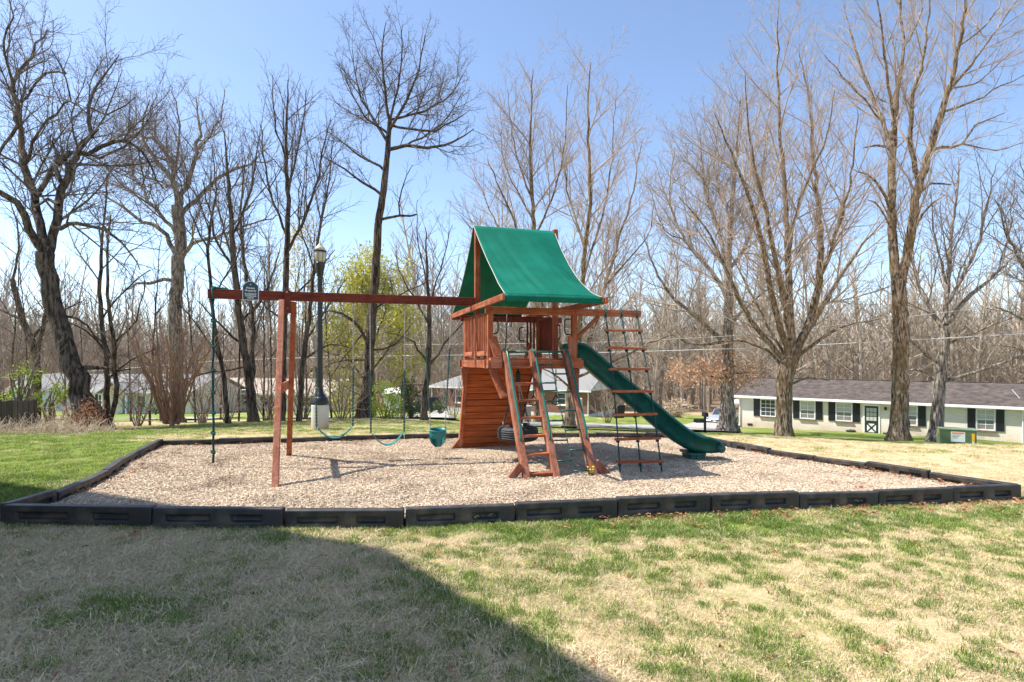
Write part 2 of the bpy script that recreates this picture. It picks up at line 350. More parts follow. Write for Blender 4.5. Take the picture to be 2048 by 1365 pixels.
GZ = GZ + np.where(GY > 14, (fbm(GX * .25, GY * .25, 21) - .5) * .22, 0) + (fbm(GX * 1.3, GY * 1.3, 31) - .5) * .03
nx, ny = len(XS), len(YS)
Vt = np.stack([GX.ravel(), GY.ravel(), GZ.ravel()], 1)
ii = (np.arange(ny - 1)[:, None] * nx + np.arange(nx - 1)[None]).ravel()
Ft = np.stack([ii, ii + 1, ii + nx + 1, ii + nx], 1)
def lawn_mat():
    m = bpy.data.materials.new('lawn_soil_and_turf'); m.use_nodes = True; nt = m.node_tree; N = nt.nodes; L = nt.links
    b = N['Principled BSDF']; b.inputs['Roughness'].default_value = .95; b.inputs['Specular IOR Level'].default_value = .15
    at_ = N.new('ShaderNodeAttribute'); at_.attribute_name = 'turf'
    li = N.new('ShaderNodeAttribute'); li.attribute_name = 'litter'
    tc = N.new('ShaderNodeTexCoord')
    n1 = N.new('ShaderNodeTexNoise'); n1.inputs['Scale'].default_value = 6; n1.inputs['Detail'].default_value = 8; n1.inputs['Roughness'].default_value = .7; L.new(tc.outputs['Object'], n1.inputs[0])
    n2 = N.new('ShaderNodeTexNoise'); n2.inputs['Scale'].default_value = 45; n2.inputs['Detail'].default_value = 5; n2.inputs['Roughness'].default_value = .7; L.new(tc.outputs['Object'], n2.inputs[0])
    st = N.new('ShaderNodeValToRGB'); st.color_ramp.elements[0].position = .3; st.color_ramp.elements[1].position = .7
    st.color_ramp.elements[0].color = (.40, .29, .155, 1); st.color_ramp.elements[1].color = (.68, .54, .33, 1); L.new(n2.outputs['Fac'], st.inputs[0])
    gr = N.new('ShaderNodeValToRGB'); gr.color_ramp.elements[0].position = .3; gr.color_ramp.elements[1].position = .7
    gr.color_ramp.elements[0].color = (.085, .135, .02, 1); gr.color_ramp.elements[1].color = (.22, .27, .05, 1); L.new(n2.outputs['Fac'], gr.inputs[0])
    ad = N.new('ShaderNodeMath'); ad.operation = 'ADD'; L.new(at_.outputs['Fac'], ad.inputs[0]); L.new(n1.outputs['Fac'], ad.inputs[1])
    ra = N.new('ShaderNodeMapRange'); ra.inputs['From Min'].default_value = .78; ra.inputs['From Max'].default_value = 1.12; L.new(ad.outputs[0], ra.inputs[0])
    mx = N.new('ShaderNodeMix'); mx.data_type = 'RGBA'; L.new(ra.outputs[0], mx.inputs['Factor']); L.new(st.outputs[0], mx.inputs['A']); L.new(gr.outputs[0], mx.inputs['B'])
    lr = N.new('ShaderNodeValToRGB'); lr.color_ramp.elements[0].color = (.17, .11, .07, 1); lr.color_ramp.elements[1].color = (.34, .24, .16, 1); L.new(n1.outputs['Fac'], lr.inputs[0])
    m2 = N.new('ShaderNodeMix'); m2.data_type = 'RGBA'; L.new(li.outputs['Fac'], m2.inputs['Factor']); L.new(mx.outputs['Result'], m2.inputs['A']); L.new(lr.outputs[0], m2.inputs['B'])
    L.new(m2.outputs['Result'], b.inputs['Base Color'])
    bp = N.new('ShaderNodeBump'); bp.inputs['Strength'].default_value = .8; bp.inputs['Distance'].default_value = .03; L.new(n2.outputs['Fac'], bp.inputs['Height']); L.new(bp.outputs[0], b.inputs['Normal'])
    return m
M['lawn'] = lawn_mat()
lawn = np_mesh('lawn', Vt, Ft, 'lawn'); tag(lawn, kind='structure')
a = lawn.data.attributes.new('turf', 'FLOAT', 'POINT'); a.data.foreach_set('value', green_mask(Vt[:, 0], Vt[:, 1]).astype(np.float32))
lit = np.clip((Vt[:, 1] - 66) / 10, 0, 1) * (.75 + .25 * noise2(Vt[:, 0] * .1, Vt[:, 1] * .1))
lit = np.maximum(lit, np.clip((Vt[:, 1] - 17) / 3, 0, 1) * np.clip((30 - Vt[:, 1]) / 3, 0, 1) * np.clip((-4 - Vt[:, 0]) / 3, 0, 1) * .55)
a = lawn.data.attributes.new('litter', 'FLOAT', 'POINT'); a.data.foreach_set('value', lit.astype(np.float32))

def strip(name, pts, w, m, dz=.03, kind='structure', step=.6):
    V = []; pts = [Vector(p) for p in pts]
    for i in range(len(pts) - 1):
        n = max(1, int((pts[i + 1] - pts[i]).length / step))
        for k in range(n + (i == len(pts) - 2)): V.append(pts[i].lerp(pts[i + 1], k / n))
    rows = []; K = 9
    for i, p in enumerate(V):
        t = (V[min(i + 3, len(V) - 1)] - V[max(i - 3, 0)]).normalized(); s = Vector((-t.y, t.x))
        rows.append([(p + s * w * (j / (K - 1) - .5)) for j in range(K)])
    P = np.array([[q.x, q.y] for r in rows for q in r]); Z = ground(P[:, 0], P[:, 1]) + (fbm(P[:, 0] * .25, P[:, 1] * .25, 21) - .5) * .22 + .08 + dz
    ii = (np.arange(len(rows) - 1)[:, None] * K + np.arange(K - 1)[None]).ravel()
    o = np_mesh(name, np.column_stack([P, Z]), np.stack([ii, ii + 1, ii + K + 1, ii + K], 1), m); return tag(o, kind=kind)
def uy(px, Y): return (gx(px, Y), Y)
strip('road', [uy(-300, 47), uy(120, 43), uy(330, 41), uy(640, 36), uy(860, 33), uy(1100, 31), uy(1300, 31.5), uy(1500, 31)][:6] + [uy(1290, 32.5), uy(1420, 37)], 4.6, 'asphalt')
strip('driveway', [uy(1385, 37), uy(1420, 44), uy(1445, 52), uy(1450, 58)], 3.4, 'concrete', dz=.05)
strip('driveway', [uy(862, 34), uy(860, 45), uy(858, 60)], 3.4, 'concrete', dz=.05)
tag(strip('sidewalk', [uy(1060, 27.2), uy(1300, 26.6), uy(1420, 29)], 1.3, 'concrete', dz=.04), kind='structure')

# ------------------------------------------------------------------ wood chip bed and its border timbers
def top_pt(px, py):
    u = (px - 1024) / FP; v = (py - HZ) / FP; Y = 1.40 / (v - .01 * u - .02); return Vector((u * Y, Y, CZ - v * Y))
EDGE = {
 'near': [(10, 1006.5), (309, 1013.5), (570, 1014.5), (808.7, 1012.5), (1029, 1004.5), (1231.5, 996), (1417.5, 988), (1593, 982.5), (1750, 977.5), (1899, 972), (2036, 966)],
 'east': [(2036, 966), (1861, 941), (1735.5, 923), (1631, 909), (1540, 896), (1466, 883), (1380, 867)],
 'far': [(1380, 867), (1290, 865), (1190, 864.5), (1060, 864), (930, 864.5), (808, 867), (690, 870), (560, 874), (437, 876.5), (321, 878)],
 'west': [(321, 878), (273, 900), (246, 914.5), (213.6, 936), (167.5, 957), (109, 980), (10, 1006.5)]}
def timber_mesh(L=1.15, W=.10, H=.27):
    xs = [0, .10, .44, .60, .84, 1]; zs = [-.05, .072, .140, .212]
    slots = [(1, 1), (3, 1)]
    vs = []; fs = []; idx = {}
    def vert(p):
        vs.append(p); return len(vs) - 1
    for side in (-1, 1):
        for i, x in enumerate(xs):
            for k, z in enumerate(zs): idx[(side, i, k)] = vert((x * L, side * W / 2, z))
        for i in range(5):
            for k in range(3):
                q = [idx[(side, i, k)], idx[(side, i + 1, k)], idx[(side, i + 1, k + 1)], idx[(side, i, k + 1)]]
                if (i, k) in slots:
                    x0, x1, z0, z1 = xs[i] * L, xs[i + 1] * L, zs[k], zs[k + 1]; e = .010; y = side * (W / 2 - .044)
                    n = [vert((x0 + e, y, z0 + e)), vert((x1 - e, y, z0 + e)), vert((x1 - e, y, z1 - e * .7)), vert((x0 + e, y, z1 - e * .7))]
                    fs.append(tuple(n))
                    for j in range(4): fs.append((q[j], q[(j + 1) % 4], n[(j + 1) % 4], n[j]))
                else: fs.append(tuple(q))
    for i in range(5):
        fs.append((idx[(-1, i, 3)], idx[(-1, i + 1, 3)], idx[(1, i + 1, 3)], idx[(1, i, 3)]))
        fs.append((idx[(-1, i, 0)], idx[(-1, i + 1, 0)], idx[(1, i + 1, 0)], idx[(1, i, 0)]))
    for e in (0, 5):
        for k in range(3): fs.append((idx[(-1, e, k)], idx[(1, e, k)], idx[(1, e, k + 1)], idx[(-1, e, k + 1)]))
    b = MB(); b.add(vs, fs)
    return b
tproto = None
ORD = ['first', 'second', 'third', 'fourth', 'fifth', 'sixth', 'seventh', 'eighth', 'ninth', 'tenth', 'eleventh', 'twelfth']
EDGE_TXT = {'near': 'from the left along the near edge', 'east': 'back from the near right corner',
            'far': 'from the right along the far edge', 'west': 'forward from the far left corner'}
BED = []
rnd = random.Random(4)
for e, P in EDGE.items():
    pts = [top_pt(*p) for p in P]
    BED += [(p.x, p.y) for p in pts[:-1]]
    for i in range(len(pts) - 1):
        a, b = pts[i], pts[i + 1]; d = b - a; L = d.length
        if tproto is None: tproto = timber_mesh().build('border_timber', 'border', None, .014, seg=2); o = tproto
        else:
            o = tproto.copy(); C.objects.link(o)
        gap = .006 if 0 < i else .0
        o.scale = ((L - .012) / 1.15, 1, 1)
        z = float(plane_z(a.x, a.y)); zb = float(plane_z(b.x, b.y))
        # every piece settled a little differently; corner pieces lapped, not crossed
        n = Vector((d.y, -d.x)).normalized()
        inset = .06 if (i == 0 and e in ('near', 'far')) else 0
        o.location = (a.x + d.x / L * (.006 + inset * 0) + n.x * rnd.uniform(-.014, .014), a.y + d.y / L * .006 + n.y * rnd.uniform(-.014, .014), z + rnd.uniform(-.02, .016))
        o.rotation_euler = (rnd.uniform(-.045, .045), -math.atan2(zb - z, L) + rnd.uniform(-.012, .012), math.atan2(d.y, d.x) + rnd.uniform(-.012, .012))
        tag(o, 'black slotted plastic border timber, %s %s' % (ORD[i], EDGE_TXT[e]), 'border timber', 'timbers around the wood chip bed')
BEDA = np.array(BED)
def in_poly(X, Y, P=BEDA):
    r = np.zeros(X.shape, bool); n = len(P); j = n - 1
    for i in range(n):
        xi, yi = P[i]; xj, yj = P[j]
        c = ((yi > Y) != (yj > Y)) & (X < (xj - xi) * (Y - yi) / (yj - yi + 1e-12) + xi); r ^= c; j = i
    return r
def poly_dist(X, Y, P=BEDA):
    d = np.full(X.shape, 1e9); n = len(P)
    for i in range(n):
        a = P[i]; b = P[(i + 1) % n]; ab = b - a; t = np.clip(((X - a[0]) * ab[0] + (Y - a[1]) * ab[1]) / (ab @ ab), 0, 1)
        d = np.minimum(d, np.hypot(X - a[0] - t * ab[0], Y - a[1] - t * ab[1]))
    return d
b = MB(); b.add([(x, y, plane_z(x, y) + .085) for x, y in BED], [tuple(range(len(BED)))])
o = b.build('chip_bed_base', 'chip_ground'); tag(o, 'layer of packed wood chips under the loose ones', 'wood chips', kind='structure')

# ------------------------------------------------------------------ scatter (grass, chips, fallen leaves): geometry-node instances of small tufts
def template(col, name, V, tris, mats, mi):
    me = bpy.data.meshes.new(name); me.from_pydata([tuple(v) for v in V], [], [tuple(t) for t in tris]); 
    for m in mats: me.materials.append(M[m])
    me.polygons.foreach_set('material_index', mi); me.update()
    o = bpy.data.objects.new(name, me); col.objects.link(o); return o
def scatter(name, P, rot, scl, idx, col, label, cat):
    me = bpy.data.meshes.new(name); me.vertices.add(len(P)); me.vertices.foreach_set('co', np.asarray(P, np.float32).ravel())
    for nm, dat, ty in (('turn', rot, 'FLOAT'), ('size', scl, 'FLOAT'), ('pick', idx, 'INT')):
        a = me.attributes.new(nm, ty, 'POINT'); a.data.foreach_set('value', np.asarray(dat, np.int32 if ty == 'INT' else np.float32))
    o = bpy.data.objects.new(name, me); C.objects.link(o); tag(o, label, cat, kind='stuff')
    ng = bpy.data.node_groups.new(name, 'GeometryNodeTree')
    ng.interface.new_socket('Geometry', in_out='INPUT', socket_type='NodeSocketGeometry'); ng.interface.new_socket('Geometry', in_out='OUTPUT', socket_type='NodeSocketGeometry')
    N = ng.nodes; L = ng.links; gi = N.new('NodeGroupInput'); go = N.new('NodeGroupOutput')
    ip = N.new('GeometryNodeInstanceOnPoints'); ci = N.new('GeometryNodeCollectionInfo'); ci.inputs['Collection'].default_value = col
    ci.inputs['Separate Children'].default_value = True; ci.inputs['Reset Children'].default_value = True
    ip.inputs['Pick Instance'].default_value = True
    def na(n, t):
        x = N.new('GeometryNodeInputNamedAttribute'); x.data_type = t; x.inputs['Name'].default_value = n; return x.outputs['Attribute']
    cx = N.new('ShaderNodeCombineXYZ'); L.new(na('turn', 'FLOAT'), cx.inputs['Z'])
    L.new(gi.outputs[0], ip.inputs['Points']); L.new(ci.outputs[0], ip.inputs['Instance']); L.new(na('pick', 'INT'), ip.inputs['Instance Index'])
    L.new(cx.outputs[0], ip.inputs['Rotation']); L.new(na('size', 'FLOAT'), ip.inputs['Scale']); L.new(ip.outputs[0], go.inputs[0])
    md = o.modifiers.new('scatter', 'NODES'); md.node_group = ng
    return o
rg = np.random.default_rng(11)
def tuft(col, name, n, rad, h, w, lean, mats, prob, flat=.0):
    V = []; T = []; mi = []
    for i in range(n):
        r = rad * math.sqrt(rg.random()); a = rg.random() * 6.283; x, y = r * math.cos(a), r * math.sin(a)
        H = h * rg.uniform(.5, 1.2); la = rg.random() * 6.283; ln = H * lean * rg.uniform(.3, 1.3); ww = w * rg.uniform(.6, 1.3); wa = rg.random() * 6.283
        dx, dy = math.cos(wa) * ww / 2, math.sin(wa) * ww / 2; lx, ly = math.cos(la) * ln, math.sin(la) * ln
        zz = H * (1 - flat * rg.random()); o = len(V)
        V += [(x - dx, y - dy, -.005), (x + dx, y + dy, -.005), (x + lx * .4 - dx * .8, y + ly * .4 - dy * .8, zz * .6), (x + lx * .4 + dx * .8, y + ly * .4 + dy * .8, zz * .6), (x + lx, y + ly, zz * rg.uniform(.75, 1.0))]
        T += [(o, o + 1, o + 3), (o, o + 3, o + 2), (o + 2, o + 3, o + 4)]; k = int(rg.choice(len(mats), p=prob)); mi += [k] * 3
    template(col, name, V, T, mats, mi)
gcol = bpy.data.collections.new('grass_tufts')
for k in range(3): tuft(gcol, 'a_straw_tuft_%d' % k, 80, .12, .036, .0042, 1.7, ['straw', 'straw2', 'green2'], [.6, .36, .04], .5)
for k in range(3): tuft(gcol, 'b_green_tuft_%d' % k, 46, .07, .062, .0042, .75, ['green1', 'green2', 'straw'], [.72, .22, .06], .2)
for k in range(2): tuft(gcol, 'c_lawn_tuft_%d' % k, 56, .15, .05, .0065, .9, ['green2', 'green1', 'straw'], [.58, .34, .08], .3)
for k in range(2): tuft(gcol, 'd_thin_tuft_%d' % k, 36, .11, .04, .004, 1.1, ['green2', 'green1', 'straw'], [.5, .22, .28], .3)
def rand_area(n, x0, x1, y0, y1): return rg.uniform(x0, x1, n), rg.uniform(y0, y1, n)
PX, PY, PI_, PS = [], [], [], []
def put(X, Y, idx, sc): PX.append(X); PY.append(Y); PI_.append(idx); PS.append(sc)
def vis(X, Y, m=.6): return (np.abs(X) < .93 * Y + m)
# near lawn
X, Y = rand_area(42000, -7.5, 9, 2.3, 8.4); k = vis(X, Y) & ~in_poly(X, Y) & (poly_dist(X, Y) > .07); X, Y = X[k], Y[k]
g = green_mask(X, Y); bare = fbm(X * 1.1 + 5, Y * 1.1, 41) > (.70 - .04 * (X > 0))
bare |= (((X - 1.9) / 1.3) ** 2 + ((Y - 4.9) / .33) ** 2 < 1) & (fbm(X * 2, Y * 2, 43) > .42)
kk = (rg.random(len(X)) > g * 1.0) & ~(bare & (rg.random(len(X)) < .85)); put(X[kk], Y[kk], rg.integers(0, 3, kk.sum()), rg.uniform(.6, 1.25, kk.sum()) * np.where(X[kk] * .786 + Y[kk] * .618 < 2.3, 1.25, .72))
X, Y = rand_area(40000, -7.5, 9, 2.3, 8.4); k = vis(X, Y) & ~in_poly(X, Y) & (poly_dist(X, Y) > .055); X, Y = X[k], Y[k]
g = green_mask(X, Y); cl = fbm(X * 3.2, Y * 3.2, 51)
kk = rg.random(len(X)) < np.clip(g * 1.5 - .28, 0, 1) * np.clip((cl - .36) * 5, .05, 1); put(X[kk], Y[kk], rg.integers(3, 6, kk.sum()), rg.uniform(.45, 1.1, kk.sum()))
X, Y = rand_area(26000, -5, 9, 2.3, 8.4); k = vis(X, Y) & ~in_poly(X, Y) & (poly_dist(X, Y) > .055) & (fbm(X * 1.7 + 9, Y * 1.7, 57) + .25 * green_mask(X, Y) > .53) & (rg.random(len(X)) < .36); X, Y = X[k], Y[k]
put(X, Y, rg.integers(8, 10, len(X)), rg.uniform(.5, 1.15, len(X)))
# scattered strong green clumps in the dry sunny part
X, Y = rand_area(420, -1, 7.5, 2.6, 6.4); k = vis(X, Y) & ~in_poly(X, Y) & (poly_dist(X, Y) > .12); X, Y = X[k], Y[k]
for j in range(5): put(X + rg.normal(0, .06, len(X)), Y + rg.normal(0, .04, len(X)), rg.integers(3, 6, len(X)), rg.uniform(.35, .95, len(X)))
X, Y = rand_area(60000, -8, 9, 5.2, 14); d_ = poly_dist(X, Y); k = ~in_poly(X, Y) & (d_ > .05) & (d_ < .16) & (rg.random(len(X)) < .22 + .5 * (fbm(X * 1.5, Y * 1.5, 71) > .5)); X, Y = X[k], Y[k]
put(X, Y, rg.choice([0, 1, 3, 4, 5, 6], len(X)), rg.uniform(.5, 1.25, len(X)))
# left lawn, back lawn, right lawn
X, Y = rand_area(30000, -19, 19, 6.4, 26); k = vis(X, Y) & ~in_poly(X, Y) & (poly_dist(X, Y) > .1) & (rg.random(len(X)) < np.clip(9 / Y, 0, 1)); X, Y = X[k], Y[k]
g = green_mask(X, Y); kk = rg.random(len(X)) < g * 1.1
put(X[kk], Y[kk], rg.integers(6, 8, kk.sum()), rg.uniform(.6, 1.3, kk.sum())); put(X[~kk], Y[~kk], rg.integers(0, 3, (~kk).sum()), rg.uniform(.7, 1.4, (~kk).sum()))
X = np.concatenate(PX); Y = np.concatenate(PY); I = np.concatenate(PI_); S = np.concatenate(PS)
Z = ground(X, Y) + np.where(Y > 14, (fbm(X * .25, Y * .25, 21) - .5) * .22, 0) + (fbm(X * 1.3, Y * 1.3, 31) - .5) * .03
scatter('grass', np.column_stack([X, Y, Z]), rg.random(len(X)) * 6.283, S, I, gcol, 'short green and straw coloured grass of the lawn', 'grass')

ccol = bpy.data.collections.new('chip_clusters')
for k in range(4):
    V = []; T = []; mi = []
    for i in range(80):
        r = .17 * math.sqrt(rg.random()); a = rg.random() * 6.283; c = Vector((r * math.cos(a), r * math.sin(a), rg.uniform(.0, .024)))
        l, w, h = rg.uniform(.014, .048), rg.uniform(.006, .014), rg.uniform(.002, .005)
        R = Matrix.Rotation(rg.random() * 6.283, 3, 'Z') @ Matrix.Rotation(rg.normal(0, .35), 3, 'Y') @ Matrix.Rotation(rg.normal(0, .4), 3, 'X')
        o = len(V); tw = rg.uniform(.5, 1)
        pts = [(-l, -w, -h), (l, -w * tw, -h), (l * .92, w * tw, -h), (-l * .9, w, -h), (-l, -w, h), (l, -w * tw, h), (l * .92, w * tw, h), (-l * .9, w, h)]
        V += [R @ Vector(p) * .5 + c for p in pts]
        q = [(4, 5, 6, 7), (0, 1, 5, 4), (1, 2, 6, 5), (2, 3, 7, 6), (3, 0, 4, 7)]
        T += [tuple(o + j for j in f) for f in q]; mi += [int(rg.choice(3, p=[.5, .25, .25]))] * 5
    template(ccol, 'chip_cluster_%d' % k, V, T, ['chip1', 'chip2', 'chip3'], mi)
X, Y = rand_area(15000, -7.2, 6.6, 5.4, 13.4); k = in_poly(X, Y) & (poly_dist(X, Y) > .14)
for (hx_, hy_, hr_) in ((-2.88, 9.34, .5), (-2.09, 9.59, .5), (-1.27, 9.84, .4), (3.55, 10.15, .45), (.45, 8.0, .4), (.2, 9.75, .5), (-4.6, 8.85, .3)): k &= ~((rg.random(len(X)) < .8 * np.exp(-((X - hx_) ** 2 + ((Y - hy_) * 1.2) ** 2) / (hr_ ** 2))))
X, Y = X[k], Y[k]
scatter('wood_chips', np.column_stack([X, Y, plane_z(X, Y) + .082 + (fbm(X * 1.4, Y * 1.4, 61) - .5) * .03]), rg.random(len(X)) * 6.283, rg.uniform(.68, 1.05, len(X)), rg.integers(0, 4, len(X)), ccol,
        'loose tan wood chips covering the play bed', 'wood chips')
lcol = bpy.data.collections.new('leaf_bits')
for k in range(3):
    V = []; T = []; mi = []
    for i in range(5):
        c = Vector((rg.normal(0, .06), rg.normal(0, .06), rg.uniform(.012, .035))); s = rg.uniform(.02, .042); R = Matrix.Rotation(rg.random() * 6.283, 3, 'Z') @ Matrix.Rotation(rg.normal(0, .5), 3, 'X')
        o = len(V); V += [R @ Vector(p) * s + c for p in ((-1, 0, 0), (-.3, -.55, .25), (.5, -.4, .1), (1, 0, .3), (.5, .45, .15), (-.3, .5, .3))]
        T += [(o, o + 1, o + 2, o + 3), (o, o + 3, o + 4, o + 5)]; mi += [0, 0]
    template(lcol, 'leaf_bit_%d' % k, V, T, ['leaf_brown'], mi)
X, Y = rand_area(26000, -8, 8, 5, 14); d = poly_dist(X, Y); ins = in_poly(X, Y)
pr = np.where(ins, np.exp(-d / .16) * np.where((Y > 10) | (X > 4.0) | (X < -5.2), .9, .02), np.exp(-d / .18) * np.where((X > 1) & (Y < 8), 1.5, .08)) * (d > .07)
k = rg.random(len(X)) < pr * .5; X, Y = X[k], Y[k]; Z = np.where(in_poly(X, Y), plane_z(X, Y) + .10, plane_z(X, Y) + .03)
xx, yy = rand_area(160, -5, 7, 2.6, 6.2); kk = ~in_poly(xx, yy); xx, yy = xx[kk], yy[kk]
X = np.concatenate([X, xx]); Y = np.concatenate([Y, yy]); Z = np.concatenate([Z, plane_z(xx, yy) + .015])
scatter('fallen_leaves', np.column_stack([X, Y, Z]), rg.random(len(X)) * 6.283, np.where(np.arange(len(X)) < len(X) - len(xx), rg.uniform(.4, .85, len(X)), .45), rg.integers(0, 3, len(X)), lcol, 'dead brown leaves gathered along the border timbers', 'fallen leaves')

# ------------------------------------------------------------------ playset (tower, swing beam, ladder, slide: one bolted thing)
PSI = math.radians(17); FLx, FLy, PZ = -.356, 9.2, -.12
EX = Vector((math.cos(PSI), math.sin(PSI), 0)); EY = Vector((-math.sin(PSI), math.cos(PSI), 0)); ORG = Vector((FLx, FLy, PZ))
play = root('playset', ORG, PSI, 'red stained wooden playset with green canopy, swing beam, ladder and wave slide', 'playset')
def loc(p): d = Vector(p) - ORG; return Vector((d.dot(EX), d.dot(EY), d.z))
def wld(s, t, z): return ORG + EX * s + EY * t + Vector((0, 0, z))
def chipl(s, t): w = wld(s, t, 0); return float(chip_z(w.x, w.y)) - PZ
W_, D_ = 1.47, 1.76; DK = 1.75; RAIL = 2.52; EAVE = 2.57; RIDGE = 4.08
GRAIN = {}
def grain(m, ax):
    base = M[m]; k = (m, ax)
    if k not in GRAIN:
        c = base.copy(); c.name = base.name + '_grain_' + 'xyz'[ax]; nt = c.node_tree; N = nt.nodes; L = nt.links
        tc = N.new('ShaderNodeTexCoord'); mp = N.new('ShaderNodeMapping'); sc = [26., 26., 26.]; sc[ax] = 1.3; mp.inputs['Scale'].default_value = sc; L.new(tc.outputs['Object'], mp.inputs[0])
        n = N.new('ShaderNodeTexNoise'); n.inputs['Scale'].default_value = 1.0; n.inputs['Detail'].default_value = 6; n.inputs['Distortion'].default_value = 1.2; L.new(mp.outputs[0], n.inputs[0])
        mr = N.new('ShaderNodeMapRange'); mr.inputs['From Min'].default_value = .3; mr.inputs['From Max'].default_value = .7; mr.inputs['To Min'].default_value = .62; mr.inputs['To Max'].default_value = 1.28; L.new(n.outputs['Fac'], mr.inputs[0])
        b = N['Principled BSDF']; src = b.inputs['Base Color'].links[0].from_socket; hs = N.new('ShaderNodeHueSaturation'); L.new(src, hs.inputs['Color']); L.new(mr.outputs[0], hs.inputs['Value']); L.new(hs.outputs[0], b.inputs['Base Color'])
        GRAIN[k] = c
    return GRAIN[k]
def part(name, mb, m='wood', parent=None, bev=.006, smooth=False, lab=None):
    if isinstance(m, str) and m.startswith('wood'):
        q = np.array(mb.v); m = grain(m, int(np.argmax(q.max(0) - q.min(0))))
    o = mb.build(name, m, parent or play, bev, smooth)
    if lab: o['label'] = lab
    return o
P4 = .09
# deck
for i in range(12):
    t0 = .0 + i * D_ / 12; part('deck_board', MB().bx(-.03, W_ + .03, t0 + .004, t0 + D_ / 12 - .004, DK - .03, DK))
part('rim_board', MB().bx(-.12, W_ + .12, -.085, -.047, DK - .17, DK - .031)); part('rim_board', MB().bx(-.12, W_ + .12, D_ + .047, D_ + .085, DK - .17, DK - .031))
part('rim_board', MB().bx(-.086, -.048, -.20, D_ + .14, DK - .165, DK - .034)); part('rim_board', MB().bx(W_ + .048, W_ + .086, -.20, D_ + .14, DK - .165, DK - .034))
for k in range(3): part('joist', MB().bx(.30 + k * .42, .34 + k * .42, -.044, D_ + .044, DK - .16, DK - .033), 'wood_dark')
# square end blocks at the front corners
part('corner_block', MB().bx(-.045, .15, -.21, -.089, DK - .165, DK + .0)); part('corner_block', MB().bx(W_ - .15, W_ + .047, -.21, -.089, DK - .165, DK + .0))
# posts
for s, t, top in ((0, 0, RAIL), (W_, 0, RAIL), (0, D_, RAIL), (W_, D_, RAIL), (0, D_ / 2, RIDGE - .03), (W_, D_ / 2, RIDGE + .03)):
    part('post', MB().bx(s - P4 / 2, s + P4 / 2, t - P4 / 2, t + P4 / 2, DK - .30 if t == D_ else DK - .17, top), 'wood')
# top rails along the front and back; the front one runs on to carry the rope ladder
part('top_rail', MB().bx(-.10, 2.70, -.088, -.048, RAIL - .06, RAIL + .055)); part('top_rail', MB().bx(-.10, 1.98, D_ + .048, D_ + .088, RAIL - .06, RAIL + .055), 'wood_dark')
for s in (0., W_): 
    o = part('bolt', MB().lathe([(.0, 0), (.016, 0), (.018, .006), (.010, .012), (0, .013)], 10), 'bolt', bev=0); o.rotation_euler = (math.radians(90), 0, 0); o.location = (s, -.088, RAIL)
part('brace', MB().beam((W_ + .05, -.02, RAIL - .42), (W_ + .44, -.02, RAIL - .065), .05, .085, (0, 1, 0)))
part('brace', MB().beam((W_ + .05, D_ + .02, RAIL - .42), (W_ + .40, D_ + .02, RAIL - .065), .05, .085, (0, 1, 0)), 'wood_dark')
# roof side boards, ridge, canopy
for s in (-.10, W_ + .05): part('roof_side_board', MB().bx(s - .02, s + .02, D_ / 2 - 2.02, D_ / 2 + 2.02, EAVE - .0, EAVE + .095))
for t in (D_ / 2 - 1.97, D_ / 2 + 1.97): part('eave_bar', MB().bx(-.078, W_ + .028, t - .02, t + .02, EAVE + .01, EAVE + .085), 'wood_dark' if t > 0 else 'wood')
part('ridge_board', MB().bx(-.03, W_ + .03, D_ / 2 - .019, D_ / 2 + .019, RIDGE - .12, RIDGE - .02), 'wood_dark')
def canopy():
    V = []; F = []; ns, nt = 44, 60
    for j in range(nt + 1):
        q = -1 + 2 * j / nt; a = abs(q)
        t = D_ / 2 + q * 1.985
        zl = RIDGE + .005 + (EAVE + .088 - RIDGE) * a
        for i in range(ns + 1):
            x = i / ns; s = -.072 + x * (W_ + .055)
            sag = 4 * a * (1 - a) * (.10 + .10 * abs(2 * x - 1) ** 2 * x)
            wr = .052 * (float(fbm(x * 8.5 + 3 - a * 1.6, a * 1.3 + q, 5, 3)) - .5) * 2 * (.35 + .65 * a) * min(1, 6 * (1 - a)) * min(1, 8 * a)
            z = zl - sag + wr
            V.append((s + (.10 * a * (1 - a) * (-1 if x > .5 else 1) * abs(2 * x - 1) ** 3), t, z))
    for j in range(nt):
        for i in range(ns): k = j * (ns + 1) + i; F.append((k, k + 1, k + ns + 2, k + ns + 1))
    m = MB(); m.add(V, F); o = part('canopy', m, 'canopy', bev=0, smooth=True); md = o.modifiers.new('cloth', 'SOLIDIFY'); md.thickness = .004
    for t, sg in ((D_ / 2 - 1.985, -1), (D_ / 2 + 1.985, 1)):
        m = MB(); n = 30
        V = []; F = []
        for i in range(n + 1):
            s = -.072 + (W_ + .055) * i / n; w = .004 * math.sin(i * 1.7)
            V += [(s, t + sg * .002, EAVE + .096), (s, t + sg * (.012 + w), EAVE + .05), (s, t + sg * (.010 + w), EAVE - .012)]
        for i in range(n): F += [(3 * i, 3 * i + 3, 3 * i + 4, 3 * i + 1), (3 * i + 1, 3 * i + 4, 3 * i + 5, 3 * i + 2)]
        m.add(V, F); h = part('hem', m, 'canopy', o, 0, True); md = h.modifiers.new('cloth', 'SOLIDIFY'); md.thickness = .004
    return o
can = canopy()
def edge_piping(col):
    ns, nt = 44, 60; me = can.data; pts = [me.vertices[j * (ns + 1) + col].co.copy() for j in range(nt + 1)]
    part('edge_piping', MB().tube(pts, .006, 5), mat('pale_piping', (.45, .48, .42)), can, 0, True)
edge_piping(0); edge_piping(44)
